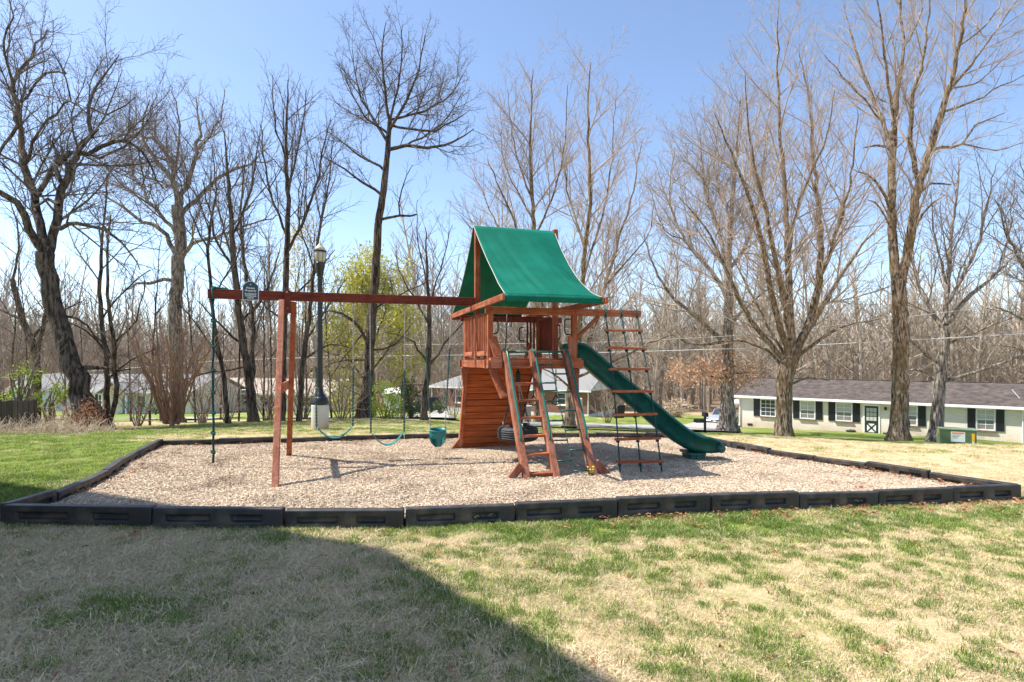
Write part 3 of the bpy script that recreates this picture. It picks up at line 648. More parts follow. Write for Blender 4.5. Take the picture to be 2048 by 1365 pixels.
# guard panels of balusters
def panel(a, b, n, axis_t=True, s=0., m='wood'):
    for i in range(n):
        q = a + (b - a) * (i + .5) / n
        part('baluster', MB().bx(s - .012, s + .012, q - .019, q + .019, DK + .10, RAIL - .02), m, bev=.003)
for (a, b) in ((.05, D_ / 2 - .05), (D_ / 2 + .05, D_ - .05)):
    panel(a, b, 6, s=-.03)
    part('guard_rail', MB().bx(-.012, .012, a, b, DK + .12, DK + .16)); part('guard_rail', MB().bx(-.012, .012, a, b, RAIL - .10, RAIL - .06))
    part('toe_board', MB().bx(-.075, -.050, a + .02, b - .02, DK + .03, DK + .11)) 
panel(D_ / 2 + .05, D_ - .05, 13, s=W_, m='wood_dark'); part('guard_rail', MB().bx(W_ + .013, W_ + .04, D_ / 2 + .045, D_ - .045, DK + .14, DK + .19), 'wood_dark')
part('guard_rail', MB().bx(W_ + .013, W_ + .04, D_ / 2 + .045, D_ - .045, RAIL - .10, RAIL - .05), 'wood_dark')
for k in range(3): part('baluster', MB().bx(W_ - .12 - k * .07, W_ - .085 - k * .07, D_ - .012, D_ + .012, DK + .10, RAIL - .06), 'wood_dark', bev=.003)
# slanted wings beside the ladder opening and slide opening
part('wing_board', MB().beam((.10, -.13, DK + .02), (.03, -.02, DK + .34), .038, .14, (1, 0, 0))); part('wing_board', MB().beam((W_ - .10, -.13, DK - .02), (W_ - .045, -.02, DK + .36), .038, .14, (1, 0, 0)))
part('wing_board', MB().beam((.36, D_ - .05, DK + .0), (.22, D_ - .05, DK + .22), .038, .12, (0, 1, 0))); part('wing_board', MB().beam((W_ - .30, D_ - .05, DK + .0), (W_ - .20, D_ - .05, DK + .30), .038, .12, (0, 1, 0)))
# black safety handles
def handle(s, t, z, ds, dt):
    p = lambda k, h: (s + ds * k, t + dt * k, z + h)
    part('handle', MB().tube([p(0, .13), p(.7, .13), p(.95, .11), p(1, .08), p(1, -.08), p(.95, -.11), p(.7, -.13), p(0, -.13)], .012, 8), 'blackmetal', bev=0, smooth=True)
handle(.05, .05, RAIL - .24, .10, .0); handle(W_ - .05, .05, RAIL - .24, -.10, .0); handle(W_ - .32, D_ - .03, RAIL - .30, -.10, 0); handle(W_, .75, RAIL - .3, 0, -.11)
# ladder rails = front legs
RS = (.23, .69, 1.28); TT, TZ, FT = -.06, DK + .12, -1.18
def rail_pt(s, k): zf = chipl(s, FT) - .06; return Vector((s, FT + (TT - FT) * k, zf + (TZ - zf) * k))
for s in RS:
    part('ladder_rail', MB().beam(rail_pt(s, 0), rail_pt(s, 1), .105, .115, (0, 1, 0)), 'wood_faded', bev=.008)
for i in range(7):
    k = .045 + i * .135; a = rail_pt(RS[0], k); b = rail_pt(RS[1], k)
    part('ladder_step', MB().bx(a.x + .053, b.x - .053, a.y - .03, a.y + .085, a.z - .014, a.z + .022), 'wood')
for s in RS:                                                       # green hand rails
    pts = [rail_pt(s, 1.0) + Vector((.0, -.02, .03)), rail_pt(s, .96) + Vector((0, -.10, .045)), rail_pt(s, .90) + Vector((0, -.125, .03)), rail_pt(s, .6) + Vector((0, -.12, .03)), rail_pt(s, .40) + Vector((0, -.12, .03)),
           rail_pt(s, .34) + Vector((0, -.115, .02)), rail_pt(s, .31) + Vector((0, -.09, .0)), rail_pt(s, .29) + Vector((0, -.055, -.005))]
    part('hand_rail', MB().tube([p + Vector((.0, 0, 0)) for p in pts], .017, 10), 'tube', bev=0, smooth=True)
part('hand_rail', MB().tube([rail_pt(RS[0], 1) + Vector((.05, .02, -.02)), rail_pt(RS[2], 1) + Vector((-.04, .02, -.02))], .017, 10), 'tube', bev=0, smooth=True)
# knee braces under the deck and ground stakes
for s in (.02, W_ - .02):
    part('knee_brace', MB().beam((s, -.07, DK - .17), ((RS[0] - .075 if s < 1 else RS[2] + .075), -.30, DK - .62), .06, .13, (1, 0, 0)))
def stake(s, t, ds, dt, L=.34):
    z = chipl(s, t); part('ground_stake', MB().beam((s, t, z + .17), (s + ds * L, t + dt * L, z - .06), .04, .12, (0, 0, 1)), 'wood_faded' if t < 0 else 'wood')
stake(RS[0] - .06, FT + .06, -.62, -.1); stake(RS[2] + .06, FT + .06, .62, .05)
# plank wall at the back
WT = DK - .19; nb = 13
c00, c10, c01, c11 = Vector((.05, D_ + .05, WT)), Vector((1.36, D_ + .05, WT)), Vector((-.02, D_ + .36, chipl(-.02, D_ + .36) - .04)), Vector((1.10, D_ + .36, chipl(1.1, D_ + .36) - .04))
for i in range(nb):
    k0, k1 = i / nb + .0024, (i + 1) / nb - .0024
    L0, L1 = c00.lerp(c01, k0), c00.lerp(c01, k1); R0, R1 = c10.lerp(c11, k0), c10.lerp(c11, k1)
    m = MB(); m.poly([L0, R0, R1, L1], (0, .035, .005)); part('plank', m, 'wood_wall', bev=.009)
m = MB(); m.poly([p_ + Vector((0, .045, .006)) for p_ in (c00, c10, c11, c01)], (0, .012, .002)); part('light_stop_panel', m, 'wood_dark', bev=0)  # added dark sheet that keeps light from leaking through the plank gaps
part('wall_edge_post', MB().beam(c00 + Vector((-.035, .0, .1)), c01 + Vector((-.035, .0, 0)), .07, .11, (0, 1, 0)), 'wood'); part('wall_edge_post', MB().beam(c10 + Vector((.03, .12, 0)), c11 + Vector((.03, .12, 0)), .06, .09, (0, 1, 0)), 'wood_dark')
part('wall_batten', MB().beam(c00.lerp(c10, .5) + Vector((0, .08, 0)), c01.lerp(c11, .5) + Vector((0, .08, 0)), .08, .06, (0, 1, 0)), 'wood_dark')
part('knee_brace', MB().beam((-.06, D_ - .02, DK - .17), (.0, D_ + .1, DK - .52), .05, .10, (1, 0, 0)), 'wood')
stake(-.03, D_ + .30, -.65, -.12, .30)
# chain cargo ladder between second and third rail
def chain_mesh(mb, a, b, link=.034, wire=.0045, w=.010):
    a = Vector(a); b = Vector(b); d = b - a; n = max(2, int(d.length / (link * .72))); d.normalize()
    ref = d.cross(Vector((0, 0, 1))); ref = ref.normalized() if ref.length > .1 else Vector((1, 0, 0)); oth = d.cross(ref)
    for i in range(n):
        c = a.lerp(b, (i + .5) / n); s = ref if i % 2 else oth
        pts = []
        for q in range(8):
            an = 2 * math.pi * q / 8; pts.append(c + d * (math.sin(an) * link * .5) + s * (math.cos(an) * w))
        t = s.cross(d); vs = []; fs = []
        for q, p in enumerate(pts):
            o = (p - c).normalized()
            vs += [p + o * wire, p + t * wire, p - o * wire, p - t * wire]
        for q in range(8):
            for r in range(4): fs.append((q * 4 + r, ((q + 1) % 8) * 4 + r, ((q + 1) % 8) * 4 + (r + 1) % 4, q * 4 + (r + 1) % 4))
        mb.add(vs, fs)
    return mb
gl = root('chain_ladder', wld(.98, FT, chipl(.98, FT)), PSI, 'green chain ladder with staggered thin rungs between two ladder rails', 'chain ladder')
def gloc(v): return v - Vector((.98, FT, chipl(.98, FT)))
def cpt(s, k): return rail_pt(s, k) + Vector((0, -.03, .03))
ca = lambda k: gloc(cpt(.97, k)); cb_ = lambda k: gloc(cpt(1.21, k))
chain_mesh(MB(), ca(.98), ca(.03)).build('chain', 'chaingreen', gl, smooth=True); chain_mesh(MB(), cb_(.98), cb_(.06)).build('chain', 'chaingreen', gl, smooth=True)
for i in range(6):
    k = .86 - i * .148; MB().tube([gloc(cpt(RS[1] + .05, k)), ca(k)], .013, 8).build('rung', 'chaingreen', gl, smooth=True)
    k -= .074; MB().tube([ca(k), cb_(k)], .013, 8).build('rung', 'chaingreen', gl, smooth=True)
# wave slide
def slide():
    a = Vector((W_ - .02, .40, DK + .02)); end = loc((3.62, 10.17, 0)); end.z = 0
    d = Vector((end.x - a.x, end.y - a.y, 0)); L = d.length; d.normalize(); side = Vector((-d.y, d.x, 0))
    gzl = chipl(end.x - .3, end.y)
    prof = [(0, DK + .04), (.10, DK + .035), (.20, DK + .0), (.34, DK - .10), (.55, DK - .29), (.8, DK - .50), (1.1, DK - .745), (1.4, DK - .995), (1.7, DK - 1.25), (1.95, DK - 1.44), (2.15, DK - 1.565), (2.35, DK - 1.635), (L - .14, DK - 1.65), (L, DK - 1.635)]
    P = []
    for i in range(61):
        x = L * i / 60
        for j in range(len(prof) - 1):
            if prof[j][0] <= x <= prof[j + 1][0] + 1e-6:
                q = (x - prof[j][0]) / (prof[j + 1][0] - prof[j][0]); z = prof[j][1] + (prof[j + 1][1] - prof[j][1]) * q; break
        P.append((x, z))
    Z = np.array([p[1] for p in P]); 
    for _ in range(3): Z[1:-1] = (Z[:-2] + 2 * Z[1:-1] + Z[2:]) / 4
    h = .26; w = .265
    cross = [(-w - .045, h - .03), (-w - .05, h), (-w - .025, h + .022), (-w + .01, h + .018), (-w + .02, h - .01), (-w + .045, .07), (-w + .10, .018), (0, 0), (w - .10, .018), (w - .045, .07), (w - .02, h - .01), (w - .01, h + .018), (w + .025, h + .022), (w + .05, h), (w + .045, h - .03),
             (w + .012, h - .02), (w + .0, .05), (w - .05, -.02), (0, -.035), (-w + .05, -.02), (-w, .05), (-w - .012, h - .02)]
    V = []; F = []; n = len(cross)
    for i in range(61):
        x = P[i][0]; i0, i1 = max(i - 1, 0), min(i + 1, 60); tg = Vector((P[i1][0] - P[i0][0], Z[i1] - Z[i0])).normalized(); nrm = (-tg.y, tg.x)
        hs = 1.0 if i > 4 else .75 + .06 * i
        if i > 54: hs *= 1 - ((i - 54) / 6) ** 2 * .30
        for (c, zz) in cross:
            zz2 = zz * hs if zz > 0 else zz
            V.append(a + d * (x + nrm[0] * zz2) + side * c + Vector((0, 0, Z[i] - a.z + nrm[1] * zz2)))
    for i in range(60):
        for j in range(n): F.append((i * n + j, i * n + (j + 1) % n, (i + 1) * n + (j + 1) % n, (i + 1) * n + j))
    F += [tuple(range(n)), tuple(60 * n + j for j in range(n))]
    m = MB(); m.add(V, F); o = part('slide', m, 'slide', bev=0, smooth=True)
    e = a + d * L
    # rounded exit lip
    lip = MB().tube([Vector((e.x, e.y, Z[60] + .06)) + side * k for k in (-w - .03, -w * .6, 0, w * .6, w + .03)], [.075, .07, .066, .07, .075], 14)
    part('slide_lip', lip, 'slide', o, 0, True)
    f = a + d * (L - .40); zf = chipl(f.x, f.y) - .05; zt = Z[52] - .03
    m = MB(); R = Matrix((d, side, Vector((0, 0, 1)))).transposed()
    m.box((f.x, f.y, (zf + zt) / 2), (.22, .46, zt - zf), R); m.box(Vector((f.x, f.y, (zf + zt) / 2)) - side * .24, (.05, .03, zt - zf - .01), R)
    m.box(Vector((f.x, f.y, (zf + zt) / 2 + .01)) + d * .13, (.04, .40, zt - zf - .03), R); m.box(Vector((f.x, f.y, zt - .02)), (.30, .50, .05), R)
    part('slide_foot', m, 'slide', o, .012)
slide()
# swing beam and its A-frame
BZ = 2.62 - PZ
def bpt(s, z=0.): return Vector((s, D_ / 2, BZ + z))
part('swing_beam', MB().bx(-4.27, -.047, D_ / 2 - .042, D_ / 2 + .042, BZ - .072, BZ + .072), 'wood_dark', lab='long dark red beam carrying the swings')
SN, SR = -3.205, -3.035
nb_ = loc((-3.04, 7.30, 0)); rb_ = loc((-3.92, 10.0, 0)); nb_.z = chipl(nb_.x, nb_.y) - .05; rb_.z = chipl(rb_.x, rb_.y) - .05
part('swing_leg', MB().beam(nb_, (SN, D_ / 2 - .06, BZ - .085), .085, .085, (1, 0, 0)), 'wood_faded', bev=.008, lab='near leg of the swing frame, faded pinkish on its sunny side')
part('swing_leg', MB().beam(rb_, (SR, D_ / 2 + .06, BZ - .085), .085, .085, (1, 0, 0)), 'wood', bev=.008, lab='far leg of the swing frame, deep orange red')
q1 = nb_.lerp(Vector((SN, D_ / 2 - .06, BZ - .08)), .49); q2 = rb_.lerp(Vector((SR, D_ / 2 + .06, BZ - .08)), .49)
part('cross_brace', MB().beam(q1 + Vector((.062, -.13, 0)), q2 + Vector((-.062, .13, 0)), .038, .14, (0, 0, 1)), 'wood')
pl = part('bracket_plate', MB().bx(-3.165, -3.075, D_ / 2 - .085, D_ / 2 - .046, BZ - .27, BZ + .09), 'wood_dark')
for z in (.045, -.20):
    o = part('bolt', MB().lathe([(0, 0), (.02, 0), (.022, .006), (.012, .014), (0, .015)], 10), 'bolt', pl, 0); o.rotation_euler = (math.radians(90), 0, 0); o.location = (-3.12, D_ / 2 - .085, BZ + z)
part('bracket_plate', MB().bx(-3.165, -3.075, D_ / 2 + .046, D_ / 2 + .085, BZ - .27, BZ + .09), 'wood_dark')

# ------------------------------------------------------------------ things hanging from the playset
def swing(name, s, half, zs, label, kind):
    r = root(name, wld(s, D_ / 2, zs), PSI, label, 'swing')
    top = BZ - .075 - zs
    if kind == 'belt':
        cz = .19 if s < -2 else .22
        for g in (-1, 1):
            t = Vector((g * half * 1.04, 0, top)); e = Vector((g * half, 0, cz)); mid = t.lerp(e, .52)
            MB().tube([t + Vector((0, 0, .002)), t - Vector((0, 0, .05))], .011, 6).build('hanger', 'chainmetal', r, smooth=True)
            chain_mesh(MB(), t - Vector((0, 0, .05)), mid).build('chain', 'chainmetal', r, smooth=True)
            chain_mesh(MB(), mid, e, .036, .0075, .012).build('coated_chain', 'chaingreen', r, smooth=True)
        V = []; F = []; n = 22
        for i in range(n + 1):
            q = -1 + 2 * i / n; x = q * half * .99; z = cz * (abs(q) ** 2.1) - .0; wd = .075 * (1 - .35 * abs(q) ** 3)
            V += [(x, -wd, z + .004), (x, -wd * .4, z), (x, wd * .4, z), (x, wd, z + .004)]
        for i in range(n):
            for j in range(3): F.append((4 * i + j, 4 * i + j + 1, 4 * i + j + 5, 4 * i + j + 4))
        m = MB(); m.add(V, F); o = m.build('seat', 'teal', r, smooth=True); md = o.modifiers.new('thick', 'SOLIDIFY'); md.thickness = .012
    else:
        for g in (-1, 1):
            t = Vector((g * half * 1.25, 0, top)); e = Vector((g * .125, 0, .33)); m1 = t.lerp(e, .35); m2 = t.lerp(e, .84)
            chain_mesh(MB(), t, m1).build('chain', 'chainmetal', r, smooth=True); chain_mesh(MB(), m1, m2, .036, .0075, .012).build('coated_chain', 'chaingreen', r, smooth=True)
            chain_mesh(MB(), m2, e).build('chain', 'chainmetal', r, smooth=True)
            MB().tube([(g * .135, 0, .33), (g * .142, -.01, .2), (g * .12, -.02, .08), (g * .03, -.02, .0)], .009, 6).build('strap', 'teal', r, smooth=True)
        V = []; F = []; na, nz = 32, 10
        for k in range(nz + 1):
            q = k / nz; z = .29 * q; rr = .055 + .085 * min(1, q * 1.6) ** .6
            for i in range(na): an = 2 * math.pi * i / na; V.append((rr * math.cos(an), rr * .82 * math.sin(an), z + (.02 * math.sin(an) if k == nz else 0)))
        for k in range(nz):
            for i in range(na):
                an = (2 * math.pi * (i + .5) / na) % (2 * math.pi)
                dfr = abs(((an - 1.5 * math.pi + math.pi) % (2 * math.pi)) - math.pi)
                if k < 5 and .42 < dfr < 1.25: continue
                F.append((k * na + i, k * na + (i + 1) % na, (k + 1) * na + (i + 1) % na, (k + 1) * na + i))
        F.append(tuple(range(na)))
        m = MB(); m.add(V, F); o = m.build('bucket_seat', 'teal', r, smooth=True); md = o.modifiers.new('thick', 'SOLIDIFY'); md.thickness = .012
        MB().tube([(.142 * math.cos(2 * math.pi * i / 28), .117 * math.sin(2 * math.pi * i / 28), .292 + .02 * math.sin(2 * math.pi * i / 28)) for i in range(29)], .010, 6).build('rim', 'teal', r, smooth=True)
swing('belt_swing', -2.40, .285, .43, 'teal belt swing on chains hanging in front of the lamp post', 'belt')
swing('belt_swing', -1.55, .275, .28, 'teal belt swing hanging lower, between the other belt swing and the bucket', 'belt')
swing('bucket_swing', -.70, .20, .22, 'teal toddler bucket swing hanging beside the tower', 'bucket')

kr = root('knotted_rope', wld(-4.20, D_ / 2, .12), PSI, 'dark green climbing rope with knots at the beam end', 'rope')
rz = random.Random(2); pts = [(rz.uniform(-.008, .008), rz.uniform(-.008, .008), BZ - .07 - .12 - (BZ - .19) * i / 24) for i in range(25)]
MB().tube(pts, .017, 8).build('rope', 'rope_dark', kr, smooth=True)
def knot(p, r, par, m='rope'):
    mb = MB(); p = Vector(p); pts = []
    for i in range(15):
        a = i / 14 * 2 * math.pi * 1.6; pts.append(p + Vector((math.cos(a) * r, math.sin(a) * r, (i / 14 - .5) * r * 1.7)))
    mb.tube(pts, r * .62, 7); mb.lathe([(0, -r * .9), (r * .7, -r * .6), (r, 0), (r * .7, r * .6), (0, r * .9)], 8, p); return mb.build('knot', m, par, smooth=True)
for py in (590, 642, 693, 740, 785, 826, 867, 905): knot((0, 0, (at(422, py, 8.8).z - PZ) - .12), .024, kr)
MB().tube([(0, -.045, BZ - .20), (0, -.06, BZ - .11), (0, -.058, BZ - .04), (.02, 0, BZ - .03), (.08, .01, BZ - .032), (.19, .02, BZ - .034)], .016, 7).build('rope_tail', 'rope', kr, smooth=True)
knot((.01, 0, BZ - .02), .024, kr); knot((.08, 0, BZ - .025), .018, kr)

# rope ladder with seven wooden rungs
tl = [Vector((2.02 + k * .30, -.068, RAIL)) for k in range(3)]
base = [loc((1.62 + k * .33, 8.52 + k * .07, 0)) for k in range(3)]
for p in base: p.z = chipl(p.x, p.y) + .02
rl = root('rope_ladder', wld(base[1].x, base[1].y, base[1].z), PSI, 'rope ladder with three dark ropes and seven wooden rungs', 'rope ladder')
off = base[1].copy(); trnd = random.Random(8)
def rp(k, q): p = tl[k].lerp(base[k], q) - off; p.y -= .05 * math.sin(math.pi * q); return p
qs = [.12, .245, .38, .525, .665, .81, .945]
for k in range(3):
    pts = [rp(k, i / 24) for i in range(25)]; MB().tube(pts, .012, 7).build('rope', 'rope_dark', rl, smooth=True)
    t0 = tl[k] - off
    MB().tube([t0 + Vector((.0, -.026, -.10)), t0 + Vector((.005, -.034, .03)), t0 + Vector((.008, -.02, .068)), t0 + Vector((.0, .015, .068)), t0 + Vector((.0, .032, .02)), t0 + Vector((.01, .03, -.08))], .013, 7).build('rope_loop', 'rope', rl, smooth=True)
    for q in qs: knot(rp(k, q) - Vector((0, 0, .04)), .019, rl, 'rope_dark')
for i, q in enumerate(qs):
    a, b = rp(0, q), rp(2, q); d = (b - a).normalized(); a = a - d * .055 + Vector((0, 0, trnd.uniform(-.012, .012))); b = b + d * .055
    MB().beam(a, b, .05, .042).build('rung', 'wood', rl, .012)

# trapeze bar with rings, hanging from the rear rail
tz = wld(1.62, D_ + .068, 1.10); tr_ = root('trapeze', tz, PSI, 'green trapeze bar with two triangular ring handles hanging behind the tower', 'trapeze')
MB().tube([(-.26, 0, 0), (.26, 0, 0)], .016, 10).build('bar', 'tube', tr_, smooth=True)
for g in (-1, 1):
    x = g * .24; chain_mesh(MB(), (x, 0, RAIL - 1.10 - .06), (x, 0, .42)).build('chain', 'chainmetal', tr_, smooth=True)
    MB().tube([(x, 0, .42), (x, 0, .02)], .013, 7).build('strap', 'yellow_paint', tr_, smooth=True)
    MB().tube([(x, 0, -.02), (x, 0, -.09)], .008, 6).build('strap', 'chaingreen', tr_, smooth=True)
    p = [Vector((x, 0, -.09)), Vector((x - .05, 0, -.17)), Vector((x - .085, 0, -.24)), Vector((x - .07, 0, -.27)), Vector((x, 0, -.285)), Vector((x + .07, 0, -.27)), Vector((x + .085, 0, -.24)), Vector((x + .05, 0, -.17)), Vector((x, 0, -.09))]
    MB().tube(p, .012, 8).build('ring_handle', 'black', tr_, smooth=True)

# tyre swing under the deck
tc_ = loc(at(1036, 868, 9.75)); ty = root('tyre_swing', wld(tc_.x, tc_.y, tc_.z - .10), PSI, 'black car tyre hung flat on chains under the tower deck', 'tyre swing')
prof = [(.17, .02), (.20, -.005), (.27, -.012), (.32, .01), (.345, .035)] + [(.352 - (.012 if k % 2 else 0), .045 + .018 * k) for k in range(8)] + [(.345, .185), (.32, .212), (.27, .228), (.20, .215), (.17, .19), (.185, .16), (.25, .14), (.29, .10), (.25, .06), (.185, .05)]
MB().lathe(prof, 40, closed=True).build('tyre', 'rubber', ty, smooth=False)
hub = Vector((0, 0, DK - .30 - (tc_.z - .10)))
sw = MB().lathe([(0, -.12), (.04, -.12), (.045, -.10), (.045, .05), (.02, .07), (.02, .13), (0, .13)], 14, hub).build('swivel', 'black', ty, smooth=False)
for a in (.5, 2.6, 4.7):
    e = Vector((.26 * math.cos(a), .26 * math.sin(a), .235)); s0 = hub + Vector((.03 * math.cos(a), .03 * math.sin(a), -.12)); mm = s0.lerp(e, .38)
    chain_mesh(MB(), s0, mm).build('chain', 'chainmetal', ty, smooth=True); chain_mesh(MB(), mm, e + Vector((0, 0, .05)), .036, .0075, .012).build('coated_chain', 'chaingreen', ty, smooth=True)
    MB().tube([e + Vector((0, 0, .06)), e - Vector((0, 0, .02))], .013, 7).build('eye_bolt', 'chainmetal', ty, smooth=True)

# dangling cord inside the tower
cr = root('dangling_cord', wld(.52, .85, DK + .003), PSI, 'thin black cord hanging inside the tower under the roof', 'cord')
MB().tube([(.02, 0, .78), (.015, 0, .55), (.0, .01, .3), (-.01, 0, .06), (-.03, -.02, .008)], .011, 7).build('cord', 'black', cr, smooth=True); MB().tube([(.02, 0, .78), (.07, 0, .79), (.10, 0, .72), (.095, 0, .55)], .010, 7).build('cord_tail', 'black', cr, smooth=True)

# private property sign
sg = root('property_sign', wld(-3.66, D_ / 2 - .046, BZ - .088), PSI, 'small dark green Private Property sign with arched top on the swing beam', 'sign')
def sign_outline(w, h, arch, y, d, z0):
    pts = [(-w, y, z0), (w, y, z0), (w, y, h - arch)]
    n = 12
    for i in range(n + 1):
        q = 1 - 2 * i / n; x = w * .82 * q; pts.append((x, y, h - arch + arch * (.30 + .70 * math.cos(q * math.pi / 2) ** .8)))
    pts.append((-w, y, h - arch)); return pts
MB().poly(sign_outline(.118, .305, .075, 0, 0, 0), (0, -.006, 0)).build('border', 'white', sg)
MB().poly(sign_outline(.108, .295, .072, -.0062, 0, .010), (0, -.003, 0)).build('board', 'sign_green', sg)
def text(body, size, x, z, parent, m='white', y=-.0105, name='lettering', bold=.0):
    cu = bpy.data.curves.new('tmp', 'FONT'); cu.body = body; cu.size = size; cu.align_x = 'CENTER'; cu.extrude = .0006; cu.offset = bold; cu.resolution_u = 2
    to = bpy.data.objects.new('tmp', cu); C.objects.link(to); dg = bpy.context.evaluated_depsgraph_get(); me = bpy.data.meshes.new_from_object(to.evaluated_get(dg)); bpy.data.objects.remove(to)
    me.materials.clear(); me.materials.append(M[m]); o = bpy.data.objects.new(name, me); C.objects.link(o); o.parent = parent; o.location = (x, y, z); o.rotation_euler = (math.radians(90), 0, 0); return o
text('Private', .044, 0, .178, sg, bold=.001); text('Property', .044, 0, .138, sg, bold=.001); text('BradleyBend', .032, 0, .091, sg, bold=.0012); text('Townhomes', .032, 0, .060, sg, bold=.0012); text('ONLY!', .032, 0, .027, sg, bold=.0012)
m = MB(); [m.poly([(0, -.0098, .247 + dz), (.009 * sx_, -.0098, .247), (0, -.0098, .247 - dz)], (0, -.0008, 0)) for sx_ in (-1, 1) for dz in (.014,)]; m.build('emblem', 'white', sg)

# dandelions at the ladder foot
dn = root('dandelion', wld(RS[2] - .07, FT - .02, chipl(RS[2] - .07, FT)), 0, 'small yellow dandelions at the foot of the ladder rail', 'dandelion')
rz = random.Random(5)
m = MB()
for i in range(14):
    a = rz.random() * 6.28; r = rz.uniform(.04, .09); m.poly([(0, 0, .0), (r * .5 * math.cos(a + .3), r * .5 * math.sin(a + .3), .05), (r * math.cos(a), r * math.sin(a), .045), (r * .5 * math.cos(a - .3), r * .5 * math.sin(a - .3), .045)], (0, 0, .002))
m.build('leaf', 'green1', dn)
for i in range(5):
    p = Vector((rz.uniform(-.06, .06), rz.uniform(-.04, .03), rz.uniform(.06, .12))); MB().tube([(p.x * .5, p.y * .5, 0), p], .003, 4).build('stem', 'green2', dn); MB().lathe([(0, -.006), (.012, -.004), (.017, .003), (.010, .009), (0, .01)], 8, p).build('flower', 'flower', dn)

# ------------------------------------------------------------------ lamp post
lp = onground(640, 17.0); lamp = root('lamp_post', lp, 0, 'black fluted lamp post with frosted acorn globe on a round concrete pedestal', 'lamp post')
MB().lathe([(0, -.2), (.245, -.2), (.25, .0), (.25, .74), (.235, .76), (0, .76)], 32).build('pedestal', 'pedestal', lamp, smooth=False)
MB().lathe([(0, .76), (.24, .762), (.245, .84), (.225, .88), (.22, .95), (.175, .985), (.15, 1.03), (.145, 1.06), (.10, 1.10), (.085, 1.24), (.075, 1.26), (0, 1.26)], 28).build('base', 'blackmetal', lamp, smooth=True)
V = []; F = []; n = 32
for k, z in enumerate((1.255, 2.5, 3.8, 4.60)):
    r = .082 - .012 * k / 3
    for j in range(n): a = 2 * math.pi * j / n; rr = r - (.006 if j % 2 else 0); V.append((rr * math.cos(a), rr * math.sin(a), z))
for k in range(3):
    for j in range(n): F.append((k * n + j, k * n + (j + 1) % n, (k + 1) * n + (j + 1) % n, (k + 1) * n + j))
m = MB(); m.add(V, F); m.build('pole', 'blackmetal', lamp, smooth=False)
MB().lathe([(0, 4.6), (.085, 4.6), (.10, 4.64), (.10, 4.72), (.12, 4.78), (.14, 4.90), (.15, 4.97), (.15, 5.0), (0, 5.0)], 24).build('globe_holder', 'blackmetal', lamp, smooth=True)
MB().lathe([(0, 5.0), (.13, 5.0), (.165, 5.12), (.18, 5.25), (.17, 5.31), (0, 5.31)], 28).build('globe', 'lampglass', lamp, smooth=True)
MB().lathe([(0, 5.31), (.185, 5.31), (.19, 5.33), (.185, 5.355), (.165, 5.36), (0, 5.36)], 28).build('globe_band', 'blackmetal', lamp, smooth=False)
for i in range(8):
    a = i * math.pi / 4; MB().tube([(.135 * math.cos(a), .135 * math.sin(a), 5.0), (.175 * math.cos(a), .175 * math.sin(a), 5.13), (.19 * math.cos(a), .19 * math.sin(a), 5.25), (.183 * math.cos(a), .183 * math.sin(a), 5.32)], .006, 5).build('globe_rib', 'blackmetal', lamp, smooth=True)
MB().lathe([(0, 5.36), (.165, 5.361), (.15, 5.42), (.10, 5.49), (.06, 5.52), (.06, 5.54), (.03, 5.56), (.028, 5.60), (.012, 5.64), (0, 5.66)], 24).build('cap', 'lampglass', lamp, smooth=True)

